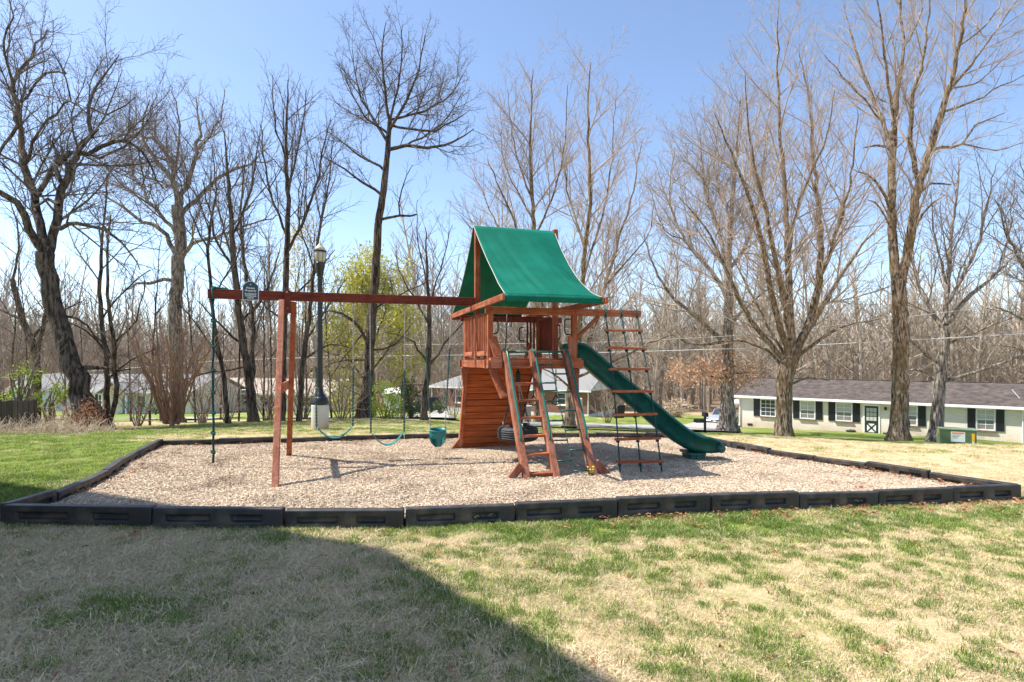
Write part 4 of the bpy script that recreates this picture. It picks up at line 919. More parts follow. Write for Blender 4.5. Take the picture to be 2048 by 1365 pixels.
# ------------------------------------------------------------------ houses
def rot2(v, a): return Vector((v[0] * math.cos(a) - v[1] * math.sin(a), v[0] * math.sin(a) + v[1] * math.cos(a)))
class House:
    def __init__(s, name, o, ang, label, L, D, H, wallmat, found=.35, cat='house'):
        s.o = Vector(o); s.a = ang; s.r = root(name, o, ang, label, cat); s.L, s.D, s.H = L, D, H
        MB().bx(0, L, 0, D, 0, H).build('wall', wallmat, s.r)
        MB().bx(-.02, L + .02, -.02, D + .02, -2.2, found).build('foundation', 'foundation' if wallmat != 'brick_white' else wallmat, s.r)
    def sx(s, px):                       # local x on the front wall seen at photo column px
        u = (px - 1024) / FP; c, q = math.cos(s.a), math.sin(s.a); return (u * s.o.y - s.o.x) / (c - u * q)
    def window(s, x0, x1, z0, z1, cols=2, rows=2, shutter=None, curt=True, sill='stone', sash=True, left=True, right=True):
        w = MB(); fw = .07
        w.bx(x0, x0 + fw, -.06, .03, z0, z1); w.bx(x1 - fw, x1, -.06, .03, z0, z1); w.bx(x0 + fw, x1 - fw, -.06, .03, z1 - fw, z1); w.bx(x0 + fw, x1 - fw, -.06, .03, z0, z0 + fw)
        f = w.build('window', 'white', s.r)
        ix0, ix1, iz0, iz1 = x0 + fw, x1 - fw, z0 + fw, z1 - fw
        MB().bx(ix0, ix1, -.012, .0, iz0, iz1).build('pane', 'curtain' if curt else 'glass', f)
        zm = (iz0 + iz1) / 2
        if curt: MB().bx(ix0 + .04, ix1 - .04, -.024, -.016, iz0 + .03, zm - .02).build('screen', mat('insect_screen', (.16, .17, .16), (.21, .22, .20), .8, 6), f)
        m = MB(); m.bx(ix0, ix1, -.045, -.026, zm - .03, zm + .03)
        for i in range(1, cols): x = ix0 + (ix1 - ix0) * i / cols; m.bx(x - .015, x + .015, -.036, -.027, iz0, iz1)
        for k in range(1, rows):
            z = iz0 + (iz1 - iz0) * k / rows
            if abs(z - zm) > .05: m.bx(ix0, ix1, -.037, -.0265, z - .015, z + .015)
        m.build('muntin', 'white', f)
        if sill: MB().bx(x0 - .06, x1 + .06, -.12, -.022, z0 - .10, z0 - .003).build('sill', sill, f)
        if shutter:
            sw_ = (x1 - x0) * .42
            for on, a in ((left, x0 - sw_ - .03), (right, x1 + .03)):
                if not on: continue
                sh = MB(); sh.bx(a, a + sw_, -.05, -.002, z0 - .02, z1 + .02); o = sh.build('shutter', shutter, s.r)
                n = 9; lo = MB()
                for part_ in ((z0 + .05, zm - .04), (zm + .04, z1 - .05)):
                    for k in range(n): zz = part_[0] + (part_[1] - part_[0]) * (k + .5) / n; lo.box((a + sw_ / 2, -.053, zz), (sw_ - .10, .012, .05), Matrix.Rotation(.5, 3, 'X'))
                q = lo.build('louver', shutter, o); q['kind'] = 'stuff'
    def gable_roof(s, rise, m, ov=.45, hip_left=False, hip_right=False, fascia='white'):
        L, D, H = s.L, s.D, s.H; e = ov * rise / (D / 2)
        y0, y1 = -ov, D + ov; z0 = H - e * .0 + .02; zr = H + rise + .02; th = .10
        xl, xr = -ov, L + ov; hl = (D / 2 + ov) if hip_left else 0; hr = (D / 2 + ov) if hip_right else 0
        A = [Vector((xl, y0, z0)), Vector((xr, y0, z0)), Vector((xr, y1, z0)), Vector((xl, y1, z0)), Vector((xl + hl, D / 2, zr)), Vector((xr - hr, D / 2, zr))]
        B = [v + Vector((0, 0, th)) for v in A]
        fs = [(0, 1, 5, 4), (2, 3, 4, 5), (1, 2, 5), (3, 0, 4)]
        m_ = MB(); m_.add(B + A, [f for f in fs[:2]] + ([fs[2]] if hip_right else []) + ([fs[3]] if hip_left else []) + [tuple(i + 6 for i in f[::-1]) for f in fs[:2]] + ([(7, 11, 8)] if hip_right else []) + ([(9, 10, 6)] if hip_left else []) + [(0, 6, 7, 1), (2, 8, 9, 3)] + ([(1, 7, 8, 2)] if hip_right else [(1, 7, 11, 5), (5, 11, 8, 2)]) + ([(3, 9, 6, 0)] if hip_left else [(0, 6, 10, 4), (4, 10, 9, 3)]))
        s.roof = m_.build('roof', m, s.r)
        if not hip_right: MB().poly([(L, 0, H), (L, D, H), (L, D / 2, H + rise)], (-.12, 0, 0)).build('gable_wall', s.r.children[0].data.materials[0], s.r)
        if not hip_left: MB().poly([(0, 0, H), (0, D, H), (0, D / 2, H + rise)], (.12, 0, 0)).build('gable_wall', s.r.children[0].data.materials[0], s.r)
        MB().bx(xl, xr, y0 - .035, y0 - .003, z0 - .10, z0 + th - .01).build('fascia', fascia, s.r); MB().bx(xl + .02, xr - .02, y0, -.004, z0 - .06, z0 - .012).build('soffit', fascia, s.r)
        MB().beam((xl + hl, D / 2, zr + th + .01), (xr - hr, D / 2, zr + th + .01), .22, .03).build('ridge_cap', m, s.roof)

# white brick ranch house
h1 = House('ranch_house', (19.35, 48.5, -4.05), math.radians(-42), 'white painted brick ranch house with brown roof and navy shutters', 25.0, 8.0, 2.52, 'brick_white', found=0)
h1.gable_roof(1.38, 'roof_brown', .30)
for (p0, p1, cols, rows, cu, lf, rt) in ((1521, 1552, 3, 4, False, True, True), (1600, 1631, 2, 4, True, True, True), (1671.5, 1705, 2, 4, True, True, True), (1800, 1835.5, 2, 4, True, True, True), (1952, 1991, 2, 4, True, True, True), (2095, 2135, 2, 4, True, True, True)):
    h1.window(h1.sx(p0), h1.sx(p1), .98, 2.40, cols, rows, 'shutter', cu, 'brick_red', left=lf, right=rt)
x0, x1 = h1.sx(1729.5), h1.sx(1757)
d = MB(); d.bx(x0 - .10, x0, -.05, .02, .12, 2.36); d.bx(x1, x1 + .10, -.05, .02, .12, 2.36); d.bx(x0, x1, -.05, .02, 2.24, 2.36); fr = d.build('door_frame', 'white', h1.r)
dr = MB().bx(x0, x1, -.03, -.004, .14, 2.235).build('door', 'door_dark', h1.r); w = x1 - x0
for i in range(3):
    for k in range(3): MB().bx(x0 + .11 + i * (w - .2) / 3, x0 + .08 + (i + 1) * (w - .2) / 3, -.036, -.031, 1.15 + k * .33, 1.43 + k * .33).build('pane', 'curtain', dr)
xc, zc_ = (x0 + x1) / 2, .62
for dx_, dz_, q in ((0, .31, (.20, 0)), (0, -.31, (.20, 0)), (-.27, 0, (0, .22)), (.27, 0, (0, .22))):
    if q[0]: pts = [(xc - .21, -.0302, zc_ + dz_), (xc + .21, -.0302, zc_ + dz_), (xc, -.0302, zc_ + dz_ * .30)]
    else: pts = [(xc + dx_ * 1.05, -.0302, zc_ - .24), (xc + dx_ * 1.05, -.0302, zc_ + .24), (xc + dx_ * .3, -.0302, zc_)]
    MB().poly(pts, (0, -.006, 0)).build('panel', 'white', dr)
MB().lathe([(0, 0), (.02, 0), (.03, .03), (0, .05)], 8, (x0 + .07, -.06, 1.0)).build('handle', 'chrome', dr)
MB().bx(x0 - .3, x1 + .3, -1.0, -.022, -.6, .10).build('step', 'brick_red', h1.r)
for x in (x0 - .55, x1 + .45): MB().lathe([(0, 1.98), (.06, 1.98), (.09, 2.05), (.09, 2.15), (.05, 2.22), (0, 2.24)], 10, (x, -.11, 0)).build('wall_light', 'black', h1.r)
for px in (1855, 1976, 1500): x = h1.sx(px); MB().bx(x - .2, x + .2, -.032, -.005, .12, .30).build('crawl_vent', 'black', h1.r)
MB().bx(-.32, 25.32, -.42, -.338, 2.45, 2.55).build('gutter', 'white', h1.r)
MB().tube([(.08, -.38, 2.46), (.08, -.1, 2.30), (.08, -.08, .2), (.08, -.3, .04)], .05, 6).build('downspout', 'white', h1.r); MB().tube([(h1.sx(2046), -.38, 2.46), (h1.sx(2046), -.1, 2.30), (h1.sx(2046), -.08, .2)], .05, 6).build('downspout', 'white', h1.r)
def rp_(h, px, y, r_=1.38): x = h.sx(px); return x, y, h.H + r_ * (y + .42) / (h.D / 2 + .42) + .1
for px, y, hh in ((1860, 1.6, .45), (1857, 2.5, .5)): x, yy, z = rp_(h1, px, y); MB().lathe([(0, z - .1), (.11, z - .05), (.10, z + .06), (.06, z + .08), (.06, z + hh), (.085, z + hh), (.085, z + hh + .05), (0, z + hh + .06)], 10, (x, yy, 0)).build('vent_pipe', 'chrome', h1.roof)
x, yy, z = rp_(h1, 2040, 1.2); MB().tube([(x, yy, z - .05), (x - .4, yy, z + .55)], .025, 6).build('antenna_mast', 'white', h1.roof)
for x, lb in ((x0 - .75, 'dark plant pot left of the dark front door'), (x1 + .72, 'dark plant pot right of the dark front door')):
    c = h1.o + Vector((*rot2((x, -.75), h1.a), -.02)); r = root('plant_pot', c, 0, lb, 'plant pot', 'pots by the ranch house door')
    MB().lathe([(0, -.3), (.24, -.3), (.30, .36), (.34, .37), (.34, .43), (0, .41)], 16).build('pot', 'pot', r)
    mm = MB(); rz = random.Random(int(x * 10))
    for i in range(40): a = rz.random() * 6.28; q = rz.uniform(0, .3); mm.poly([(q * math.cos(a), q * math.sin(a), .40), (q * math.cos(a) + .03, q * math.sin(a), .40), (q * 1.2 * math.cos(a), q * 1.2 * math.sin(a), .40 + rz.uniform(.06, .18))], (0, .004, 0))
    mm.build('foliage', 'fresh_leaf', r)

# brown brick house behind the tower
a2 = math.radians(-30); nc = Vector((7.42, 54.8, -3.95)); L2 = 19.0; o2 = nc - Vector((*rot2((L2, 0), a2), 0))
h2 = House('brick_house', o2, a2, 'brown brick house with grey hipped roof and maroon shutters behind the tower', L2, 8.5, 2.5, 'brick_red', found=.28)
h2.gable_roof(2.0, 'roof_grey', .32, hip_left=True)
h2.window(h2.sx(911), h2.sx(936), .85, 2.30, 1, 2, 'maroon', False, 'white'); h2.window(h2.sx(1010), h2.sx(1035), .85, 2.30, 1, 2, 'maroon', False, 'white'); h2.window(h2.sx(1115), h2.sx(1132), 1.1, 2.30, 1, 2, None, False, 'white')
x = h2.sx(1072); MB().bx(x, x + 1.0, -.04, -.004, .1, 2.2).build('door', 'white', h2.r); MB().bx(x - .3, x + 1.3, -1.2, -.022, -.4, .09).build('step', 'concrete', h2.r)
MB().tube([(L2 - .05, -.5, 2.5), (L2 - .05, -.1, 2.3), (L2 - .05, -.08, .1)], .05, 6).build('downspout', 'white', h2.r); MB().tube([(.05, -.5, 2.5), (.05, -.1, 2.3), (.05, -.08, .1)], .05, 6).build('downspout', 'white', h2.r)
MB().bx(L2 + .03, L2 + .09, 4.4, 5.0, .4, 1.5).build('meter_box', mat('meter_grey', (.2, .21, .22)), h2.r)
# cream house with teal door, far left
h4 = House('cream_house', (gx(188, 66), 66, -4.75), math.radians(-14), 'cream house with grey roof, porch gable and teal door behind the left trees', 13.5, 8, 2.65, 'cream')
h4.gable_roof(1.9, 'roof_grey', .5)
h4.window(h4.sx(197), h4.sx(210), 1.0, 2.35, 1, 2, 'black', False); h4.window(h4.sx(274), h4.sx(292), .9, 2.3, 2, 2, None, False); h4.window(h4.sx(318), h4.sx(334), .9, 2.3, 2, 2, None, False)
x = h4.sx(252); MB().bx(x - .45, x + .45, -.05, -.005, .15, 2.2).build('door', 'tealdoor', h4.r)
MB().poly([(x - 1.6, -1.7, 2.55), (x + 1.9, -1.7, 2.55), (x + .15, -1.7, 3.6)], (0, .1, 0)).build('porch_gable', mat('ochre_gable', (.55, .42, .22), (.62, .48, .27)), h4.r)
for sgn in (-1, 1): MB().poly([(x + .15, -2.0, 3.78), (x + .15 + sgn * 2.1, -2.0, 2.58), (x + .15 + sgn * 2.1, 1.5, 2.58), (x + .15, 1.5, 3.78)], (0, 0, .08)).build('porch_roof', 'roof_grey', h4.r)
for dx_ in (-1.5, 1.8): MB().bx(x + dx_ - .08, x + dx_ + .08, -1.66, -1.5, -.3, 2.54).build('porch_post', 'white', h4.r)
MB().bx(x - 1.7, x + 2.0, -1.8, -.03, -.8, .12).build('porch_step', 'brick_red', h4.r)
# long house with tan roof
h3 = House('tan_roof_house', (gx(384, 73), 73, -5.3), math.radians(-16), 'long pale house with tan roof and dark window band behind the swing frame', 20, 8, 2.7, 'cream')
h3.gable_roof(1.7, 'roof_tan', .6)
x = h3.sx(384); 
for (p0, p1) in ((440, 476), (486, 514), (520, 548), (600, 640)): h3.window(h3.sx(p0), h3.sx(p1), 1.25, 2.45, 3, 2, None, False, None)
h3.window(h3.sx(390), h3.sx(400), .9, 2.1, 1, 2, 'tealdoor', False, None)
# pale house at far left
h5 = House('grey_house', (gx(20, 70), 70, -4.9), math.radians(8), 'pale blue grey house half hidden behind the old leaning oak', 9.5, 7, 2.7, mat('pale_blue_wall', (.50, .53, .58), (.57, .60, .64)))
h5.gable_roof(1.9, 'roof_grey', .4); h5.window(h5.sx(60), h5.sx(75), .9, 2.2, 2, 2, None, False); h5.window(h5.sx(120), h5.sx(135), .9, 2.2, 2, 2, None, False)
# small white shed
sh_ = House('white_shed', (gx(768, 64), 64, -4.4), math.radians(5), 'small white shed roof showing between the yellow-green tree and utility pole', 1.9, 2.6, 2.1, 'white', cat='shed'); sh_.gable_roof(.6, 'white', .15); MB().bx(.5, 1.3, -.04, -.004, 0, 1.9).build('door', 'white', sh_.r)
# townhouse beside the camera: its shade lies over the near left lawn
B_ = Vector((-8.74, 5.76)); d1 = Vector((.618, -.786)); d2 = Vector((-.905, .425)); TH = 12.0
pA, pC = B_ + d1 * 5.2, B_ + d2 * 7.4; nA = Vector((-.786, -.618)); inn = lambda p, k: p
foot = [pA, B_, pC, pC + Vector((-3, -7)), pA + nA * 11]
cen = sum(foot, Vector((0, 0))) / 5
th_ = root('townhouse', (B_.x, B_.y, -.3), 0, 'tall pale townhouse beside the lawn whose shade falls across the grass', 'townhouse')
def insetp(k): return [p + (cen - p).normalized() * k - B_ for p in foot]
fw_ = insetp(.55); MB().poly([(p.x, p.y, 0) for p in fw_], (0, 0, TH + .1)).build('wall', 'siding', th_)
e0 = [p - B_ for p in foot]; tp = insetp(4.5); m = MB()
m.add([(p.x, p.y, TH + .1) for p in e0] + [(p.x, p.y, TH + .3) for p in e0] + [(p.x, p.y, TH + 2.4) for p in tp], [tuple(range(5))] + [(i, (i + 1) % 5, 5 + (i + 1) % 5, 5 + i) for i in range(5)] + [(5 + i, 5 + (i + 1) % 5, 10 + (i + 1) % 5, 10 + i) for i in range(5)] + [tuple(range(10, 15))])
m.build('roof', 'roof_grey', th_)
for (q0, q1) in ((fw_[0], fw_[1]), (fw_[1], fw_[2])):
    dd = (q1 - q0); LL = dd.length; dd.normalize(); nn = Vector((-dd.y, dd.x)); nn = nn if nn.dot(q0 + B_ - cen) > 0 else -nn
    for fl in range(3):
        for k in range(3):
            c = q0 + dd * LL * (k + .5) / 3; R = Matrix((Vector((dd.x, dd.y, 0)), Vector((nn.x, nn.y, 0)), Vector((0, 0, 1)))).transposed(); z = 2.2 + fl * 3.4
            f = MB().box((c.x + nn.x * .03, c.y + nn.y * .03, z), (1.2, .10, 1.7), R).build('window', 'white', th_); MB().box((c.x + nn.x * .085, c.y + nn.y * .085, z), (1.0, .02, 1.5), R).build('pane', 'glass', f)

# ------------------------------------------------------------------ street things
tb = onground(1916, 26.0); tb.z = at(1916, 893, 26).z; tx = root('transformer_box', tb, math.radians(-28), 'green utility transformer box with white and orange warning label', 'transformer box')
MB().bx(-.66, .68, 0, .62, -.3, .74).build('cabinet', 'trans_green', tx, .015); MB().bx(-.70, .72, -.03, .65, .741, .80).build('lid', 'trans_top', tx, .012)
MB().bx(-.70, -.662, .02, .60, .02, .72).build('end_panel', 'trans_top', tx)
MB().bx(-.26, .26, -.012, -.002, .20, .66).build('warning_label', 'pale_label', tx); MB().bx(-.22, .22, -.018, -.0125, .575, .635).build('orange_stripe', 'orange', tx); MB().bx(.50, .60, -.012, -.002, .26, .60).build('yellow_label', 'yellow', tx); MB().bx(.51, .59, -.013, -.003, .14, .255).build('number_label', 'pale_label', tx)
MB().bx(-.715, -.7005, .06, .24, .50, .70).build('yellow_label', 'yellow', tx)
for k in range(3): MB().bx(-.20, .10 - k * .06, -.0145, -.0125, .50 - k * .07, .52 - k * .07).build('print_line', 'black', tx)

up = onground(805, 34.0); pole = root('utility_pole', up, 0, 'brown wooden utility pole rising behind the swings', 'utility pole')
MB().tube([(0, 0, -.5), (.02, 0, 2.5), (.0, 0, 5.0), (-.02, 0, 7.2)], [.13, .12, .11, .10], 12).build('pole', 'polewood', pole, smooth=True); MB().tube([(.13, -.03, 0), (.12, -.03, 6.6)], .018, 6).build('conduit', 'cable_dark', pole)
MB().bx(-.09, .09, -.17, -.10, 6.3, 6.5).build('clamp', 'black', pole)
def cable(pts, r, m, label):
    P = [at(*p) for p in pts]; out = []
    for i in range(len(P) - 1):
        for k in range(8): out.append(P[i].lerp(P[i + 1], k / 8))
    out.append(P[-1]); q = np.array([list(p) for p in out])
    for _ in range(6): q[1:-1] = (q[:-2] + 2 * q[1:-1] + q[2:]) / 4
    tag(MB().tube([tuple(p) for p in q], r, 5).build('overhead_cable', m, smooth=True), label, 'cable', 'overhead cables')
cable([(805, 712, 33.8), (960, 710.5, 33.5), (1240, 705, 33), (1500, 697, 32), (1800, 682, 31), (2048, 668, 30), (2300, 650, 29)], .024, 'cable', 'thick pale overhead cable, the lowest, crossing in front of the right hand trees')
cable([(805, 690, 33.8), (1200, 686, 33), (1500, 671, 32), (1800, 636, 31), (2048, 606, 30), (2300, 570, 29)], .011, 'cable', 'thin pale overhead wire above the thick one at the right')
cable([(805, 622, 33.9), (1210, 606, 34), (1500, 592, 33), (1800, 560, 32), (2300, 480, 30)], .009, 'cable_dark', 'thin grey overhead wire, the topmost of the three')
cable([(805, 712, 34.0), (600, 716, 36), (430, 722, 38), (250, 738, 40), (-200, 770, 44)], .016, 'cable', 'pale overhead cable running left from the utility pole')

mbp = at(1410, 868, 29); mb_ = root('mailbox', mbp, 0, 'black mailbox on a thin post by the driveway', 'mailbox')
MB().bx(-.05, .05, -.05, .05, -.4, 1.02).build('post', 'black', mb_)
def mailbody(x, z, w, h, L, ang, nm): 
    m = MB(); pts = [(-w, 0, 0), (w, 0, 0)] + [(w * math.cos(i * math.pi / 8), 0, h + w * math.sin(i * math.pi / 8)) for i in range(9)]
    o = m.poly(pts, (0, L, 0)).build(nm, 'black', mb_); o.location = (x, -.2, z); o.rotation_euler = (0, 0, ang); return o
mailbody(.02, .88, .09, .14, .5, 0, 'box'); o = mailbody(-.12, .60, .10, .10, .5, math.radians(80), 'newspaper_box')
MB().bx(-.45, -.05, -.02, .02, .56, .60).build('bracket', 'black', mb_)
tcn = at(1239, 836, 47); tn = root('trash_bin', tcn, math.radians(15), 'black wheeled trash bin beside the brick house', 'trash bin')
m = MB(); m.add([(-.27, -.3, 0), (.27, -.3, 0), (.27, .3, 0), (-.27, .3, 0), (-.36, -.38, 1.0), (.36, -.38, 1.0), (.36, .38, 1.0), (-.36, .38, 1.0)], [(0, 1, 2, 3), (4, 5, 6, 7), (0, 1, 5, 4), (1, 2, 6, 5), (2, 3, 7, 6), (3, 0, 4, 7)]); m.build('body', 'black', tn, .03)
MB().bx(-.38, .38, -.40, .42, 1.004, 1.07).build('lid', 'black', tn, .03); MB().tube([(-.3, .44, .98), (.3, .44, .98)], .025, 6).build('handle', 'black', tn)
for s in (-1, 1): o = MB().lathe([(0, -.04), (.12, -.04), (.12, .04), (0, .04)], 12).build('wheel', 'rubber', tn); o.rotation_euler = (0, math.radians(90), 0); o.location = (s * .31, .30, .10)
pq = at(1054, 846, 30); pr_ = root('stone_pillar', pq, 0, 'short stone pillar by the road behind the ladder', 'pillar')
for k in range(6): MB().box((.01 * (k % 2), 0, .07 + k * .14), (.42 - .02 * (k % 2), .42, .132)).build('stone', 'stone', pr_, .02)
MB().box((0, 0, .87), (.5, .5, .06)).build('capstone', 'concrete', pr_, .01)
cbx = at(1158, 838, 40); cx_ = root('utility_cabinet', cbx, 0, 'pale beige utility cabinet behind the chain ladder', 'cabinet'); MB().bx(-.22, .22, -.2, .2, -.3, 1.45).build('cabinet', 'cream', cx_, .03); MB().bx(-.17, .17, -.212, -.203, .1, 1.35).build('door', 'cream', cx_)

# cars
def car(name, p, ang, paint, label, sc=1.0, suv=False):
    r = root(name, p, ang, label, 'car'); hr = .62 if not suv else .95
    # local: x = across, y = length (front at -y)
    side = [(-2.25, .28), (-2.28, .52), (-2.15, .70), (-1.25, .88), (-.95, .92), (1.55, .95), (2.2, .93), (2.3, .6), (2.25, .30)]
    if suv: side = [(-2.2, .35), (-2.22, .85), (-2.1, 1.02), (-1.05, 1.08), (-.9, 1.1), (2.2, 1.12), (2.25, .7), (2.2, .38)]
    def loft(secs, nm, m):
        V = []; F = []; n = len(secs[0][1])
        for x, pts in secs: V += [(x, y, z) for y, z in pts]
        for i in range(len(secs) - 1):
            for j in range(n): F.append((i * n + j, i * n + (j + 1) % n, (i + 1) * n + (j + 1) % n, (i + 1) * n + j))
        F += [tuple(range(n)), tuple((len(secs) - 1) * n + j for j in range(n))]
        q = MB(); q.add(V, F); return q.build(nm, m, r, .05, False, 3)
    def sc_(pts, k, dz=0): return [(y * k, z + dz) for y, z in pts]
    loft([(-.86, sc_(side, .97)), (-.80, side), (0, [(y * 1.02, z + (.03 if z > .6 else 0)) for y, z in side]), (.80, side), (.86, sc_(side, .97))], 'body', paint)
    z0 = .93 if not suv else 1.08; cab = [(-.95, z0), (-.25, z0 + .46), (.15, z0 + .52), (.75, z0 + .50), (1.65, z0 + .02)] if not suv else [(-.85, z0), (-.45, z0 + .62), (0, z0 + .68), (1.9, z0 + .66), (2.15, z0)]
    loft([(-.74, [(y, z) for y, z in cab]), (-.60, [(y, z + .02 * (z > z0 + .1)) for y, z in cab]), (.60, [(y, z + .02 * (z > z0 + .1)) for y, z in cab]), (.74, cab)], 'cabin', 'glass')
    loft([(-.66, [(cab[1][0] + .02, cab[1][1] + .005), (cab[2][0], cab[2][1] + .025), (cab[3][0], cab[3][1] + .02), (cab[3][0], cab[3][1] - .0), (cab[2][0], cab[2][1]), (cab[1][0] + .02, cab[1][1] - .02)]), (.66, [(cab[1][0] + .02, cab[1][1] + .005), (cab[2][0], cab[2][1] + .025), (cab[3][0], cab[3][1] + .02), (cab[3][0], cab[3][1]), (cab[2][0], cab[2][1]), (cab[1][0] + .02, cab[1][1] - .02)])], 'roof', paint)
    for s in (-1, 1):
        MB().beam((s * .70, cab[0][0] + .02, z0), (s * .64, cab[1][0] + .01, cab[1][1] + .01), .05, .05).build('pillar', paint, r); MB().beam((s * .70, cab[-1][0] - .03, z0), (s * .64, cab[-2][0], cab[-2][1] + .01), .06, .06).build('pillar', paint, r); MB().beam((s * .735, .35, z0), (s * .66, .32, z0 + .5), .05, .05).build('pillar', paint, r)
        MB().box((s * .62, -2.235, .64 if not suv else .9), (.30, .06, .13)).build('headlight', 'chrome', r, .02); MB().box((s * .86, -.75, z0 + .05), (.16, .08, .10)).build('mirror', paint, r, .02)
        for y in (-1.4, 1.4):
            w_ = MB().lathe([(0, -.10), (.30, -.10), (.33, -.06), (.33, .06), (.30, .10), (0, .10)], 20).build('wheel', 'rubber', r); w_.rotation_euler = (0, math.radians(90), 0); w_.location = (s * .80, y, .33)
            MB().lathe([(0, -.112), (.20, -.108), (.20, .108), (0, .112)], 12).build('rim', 'chrome', w_)
    MB().box((0, -2.29, .56 if not suv else .78), (.7, .05, .10)).build('grille', 'black', r); MB().box((0, -2.30, .40), (1.5, .04, .08)).build('bumper_vent', 'black', r); MB().box((0, -2.31, .48), (.3, .03, .10)).build('number_plate', 'white', r)
cp = at(1446, 849, 52); car('parked_car', cp, math.radians(-38), 'carpaint', 'silver sedan parked beside the ranch house behind a tree trunk')
cp2 = at(853, 828, 60); car('parked_car', cp2, math.radians(-40), 'cardark', 'dark blue off-road vehicle parked at the brick house', suv=True)
kp = at(1476, 849, 58); k_ = root('carport', kp, math.radians(-14), 'flat carport roof behind the silver car', 'carport')
MB().bx(-1.3, 3.0, -2, 3, 2.15, 2.32).build('roof', 'white', k_)
for x in (-1.2, 2.9):
    for y in (-1.9, 2.9): MB().bx(x - .05, x + .05, y - .05, y + .05, -.3, 2.148).build('post', 'black', k_)

# dark board fence at far left
fy = 16.0; fz = float(ground(gx(30, fy), fy)); fe = root('board_fence', (gx(68, fy), fy, fz), math.radians(6), 'dark weathered board fence behind the dry brush', 'fence')
for i in range(22): MB().bx(-.14 * (i + 1) + .006, -.14 * i - .006, -.012, .012, -.2, .98 + .02 * math.sin(i * 2.3)).build('board', 'fence', fe, .004)
for z in (.2, .8): MB().bx(-3.1, 0, .014, .05, z, z + .09).build('rail', 'fence', fe)
for i in range(3): MB().bx(-1.4 * i - .1, -1.4 * i - .01, .052, .14, -.3, 1.0).build('post', 'fence', fe)

# ------------------------------------------------------------------ bare trees
class Tubes:
    def __init__(s): s.g = {}
    def add(s, pts, rad, sides): s.g.setdefault((len(pts), sides), []).append((pts, rad))
    def mesh(s):
        VV = []; FF = []; off = 0
        for (n, k), L in s.g.items():
            P = np.array([l[0] for l in L], float); R = np.array([l[1] for l in L], float); Bn = len(L)
            T = np.empty_like(P); T[:, 1:-1] = P[:, 2:] - P[:, :-2]; T[:, 0] = P[:, 1] - P[:, 0]; T[:, -1] = P[:, -1] - P[:, -2]
            T /= np.linalg.norm(T, axis=2, keepdims=True) + 1e-9
            mean = P[:, -1] - P[:, 0]; mean /= np.linalg.norm(mean, axis=1, keepdims=True) + 1e-9
            ref = np.where(np.abs(mean[:, 2:3]) > .8, np.array([[1., 0, 0]]), np.array([[0, 0, 1.]]))[:, None, :]
            N1 = np.cross(T, np.broadcast_to(ref, T.shape)); N1 /= np.linalg.norm(N1, axis=2, keepdims=True) + 1e-9; N2 = np.cross(T, N1)
            a = np.arange(k) * 2 * np.pi / k
            V = P[:, :, None, :] + R[:, :, None, None] * (np.cos(a)[None, None, :, None] * N1[:, :, None, :] + np.sin(a)[None, None, :, None] * N2[:, :, None, :])
            VV.append(V.reshape(-1, 3))
            b, i, j = np.meshgrid(np.arange(Bn), np.arange(n - 1), np.arange(k), indexing='ij'); base = off + b * n * k
            FF.append(np.stack([base + i * k + j, base + i * k + (j + 1) % k, base + (i + 1) * k + (j + 1) % k, base + (i + 1) * k + j], -1).reshape(-1, 4)); off += Bn * n * k
        return np.concatenate(VV), np.concatenate(FF)
def resample(P, R, step, rng, wob):
    P = np.array(P, float); R = np.array(R, float); n = len(P)
    if n < 2: return P, R
    Q = []; S = []
    for i in range(n - 1):
        p0 = P[max(i - 1, 0)]; p1 = P[i]; p2 = P[i + 1]; p3 = P[min(i + 2, n - 1)]; m = max(1, int(round(np.linalg.norm(p2 - p1) / step)))
        for k in range(m):
            t = k / m; Q.append(.5 * ((2 * p1) + (p2 - p0) * t + (2 * p0 - 5 * p1 + 4 * p2 - p3) * t * t + (3 * p1 - p0 - 3 * p2 + p3) * t ** 3)); S.append(R[i] * (1 - t) + R[i + 1] * t)
    Q.append(P[-1]); S.append(R[-1]); Q = np.array(Q); S = np.array(S)
    if wob and len(Q) > 2: Q[1:-1] += rng.normal(0, 1, (len(Q) - 2, 3)) * wob
    return Q, S
CFG = dict(dens=(1.9, 3.2, 6.5), ratio=(.55, .52, .55), ang=(48, 44, 42), up=(.22, .10, .06), trop=(.05, .03, .02), wob=.095, t0=(.10, .10, .08), maxl=(4.4, 2.1, 1.0), minr=.0058, rk=.62, levels=3, lmin=.16)
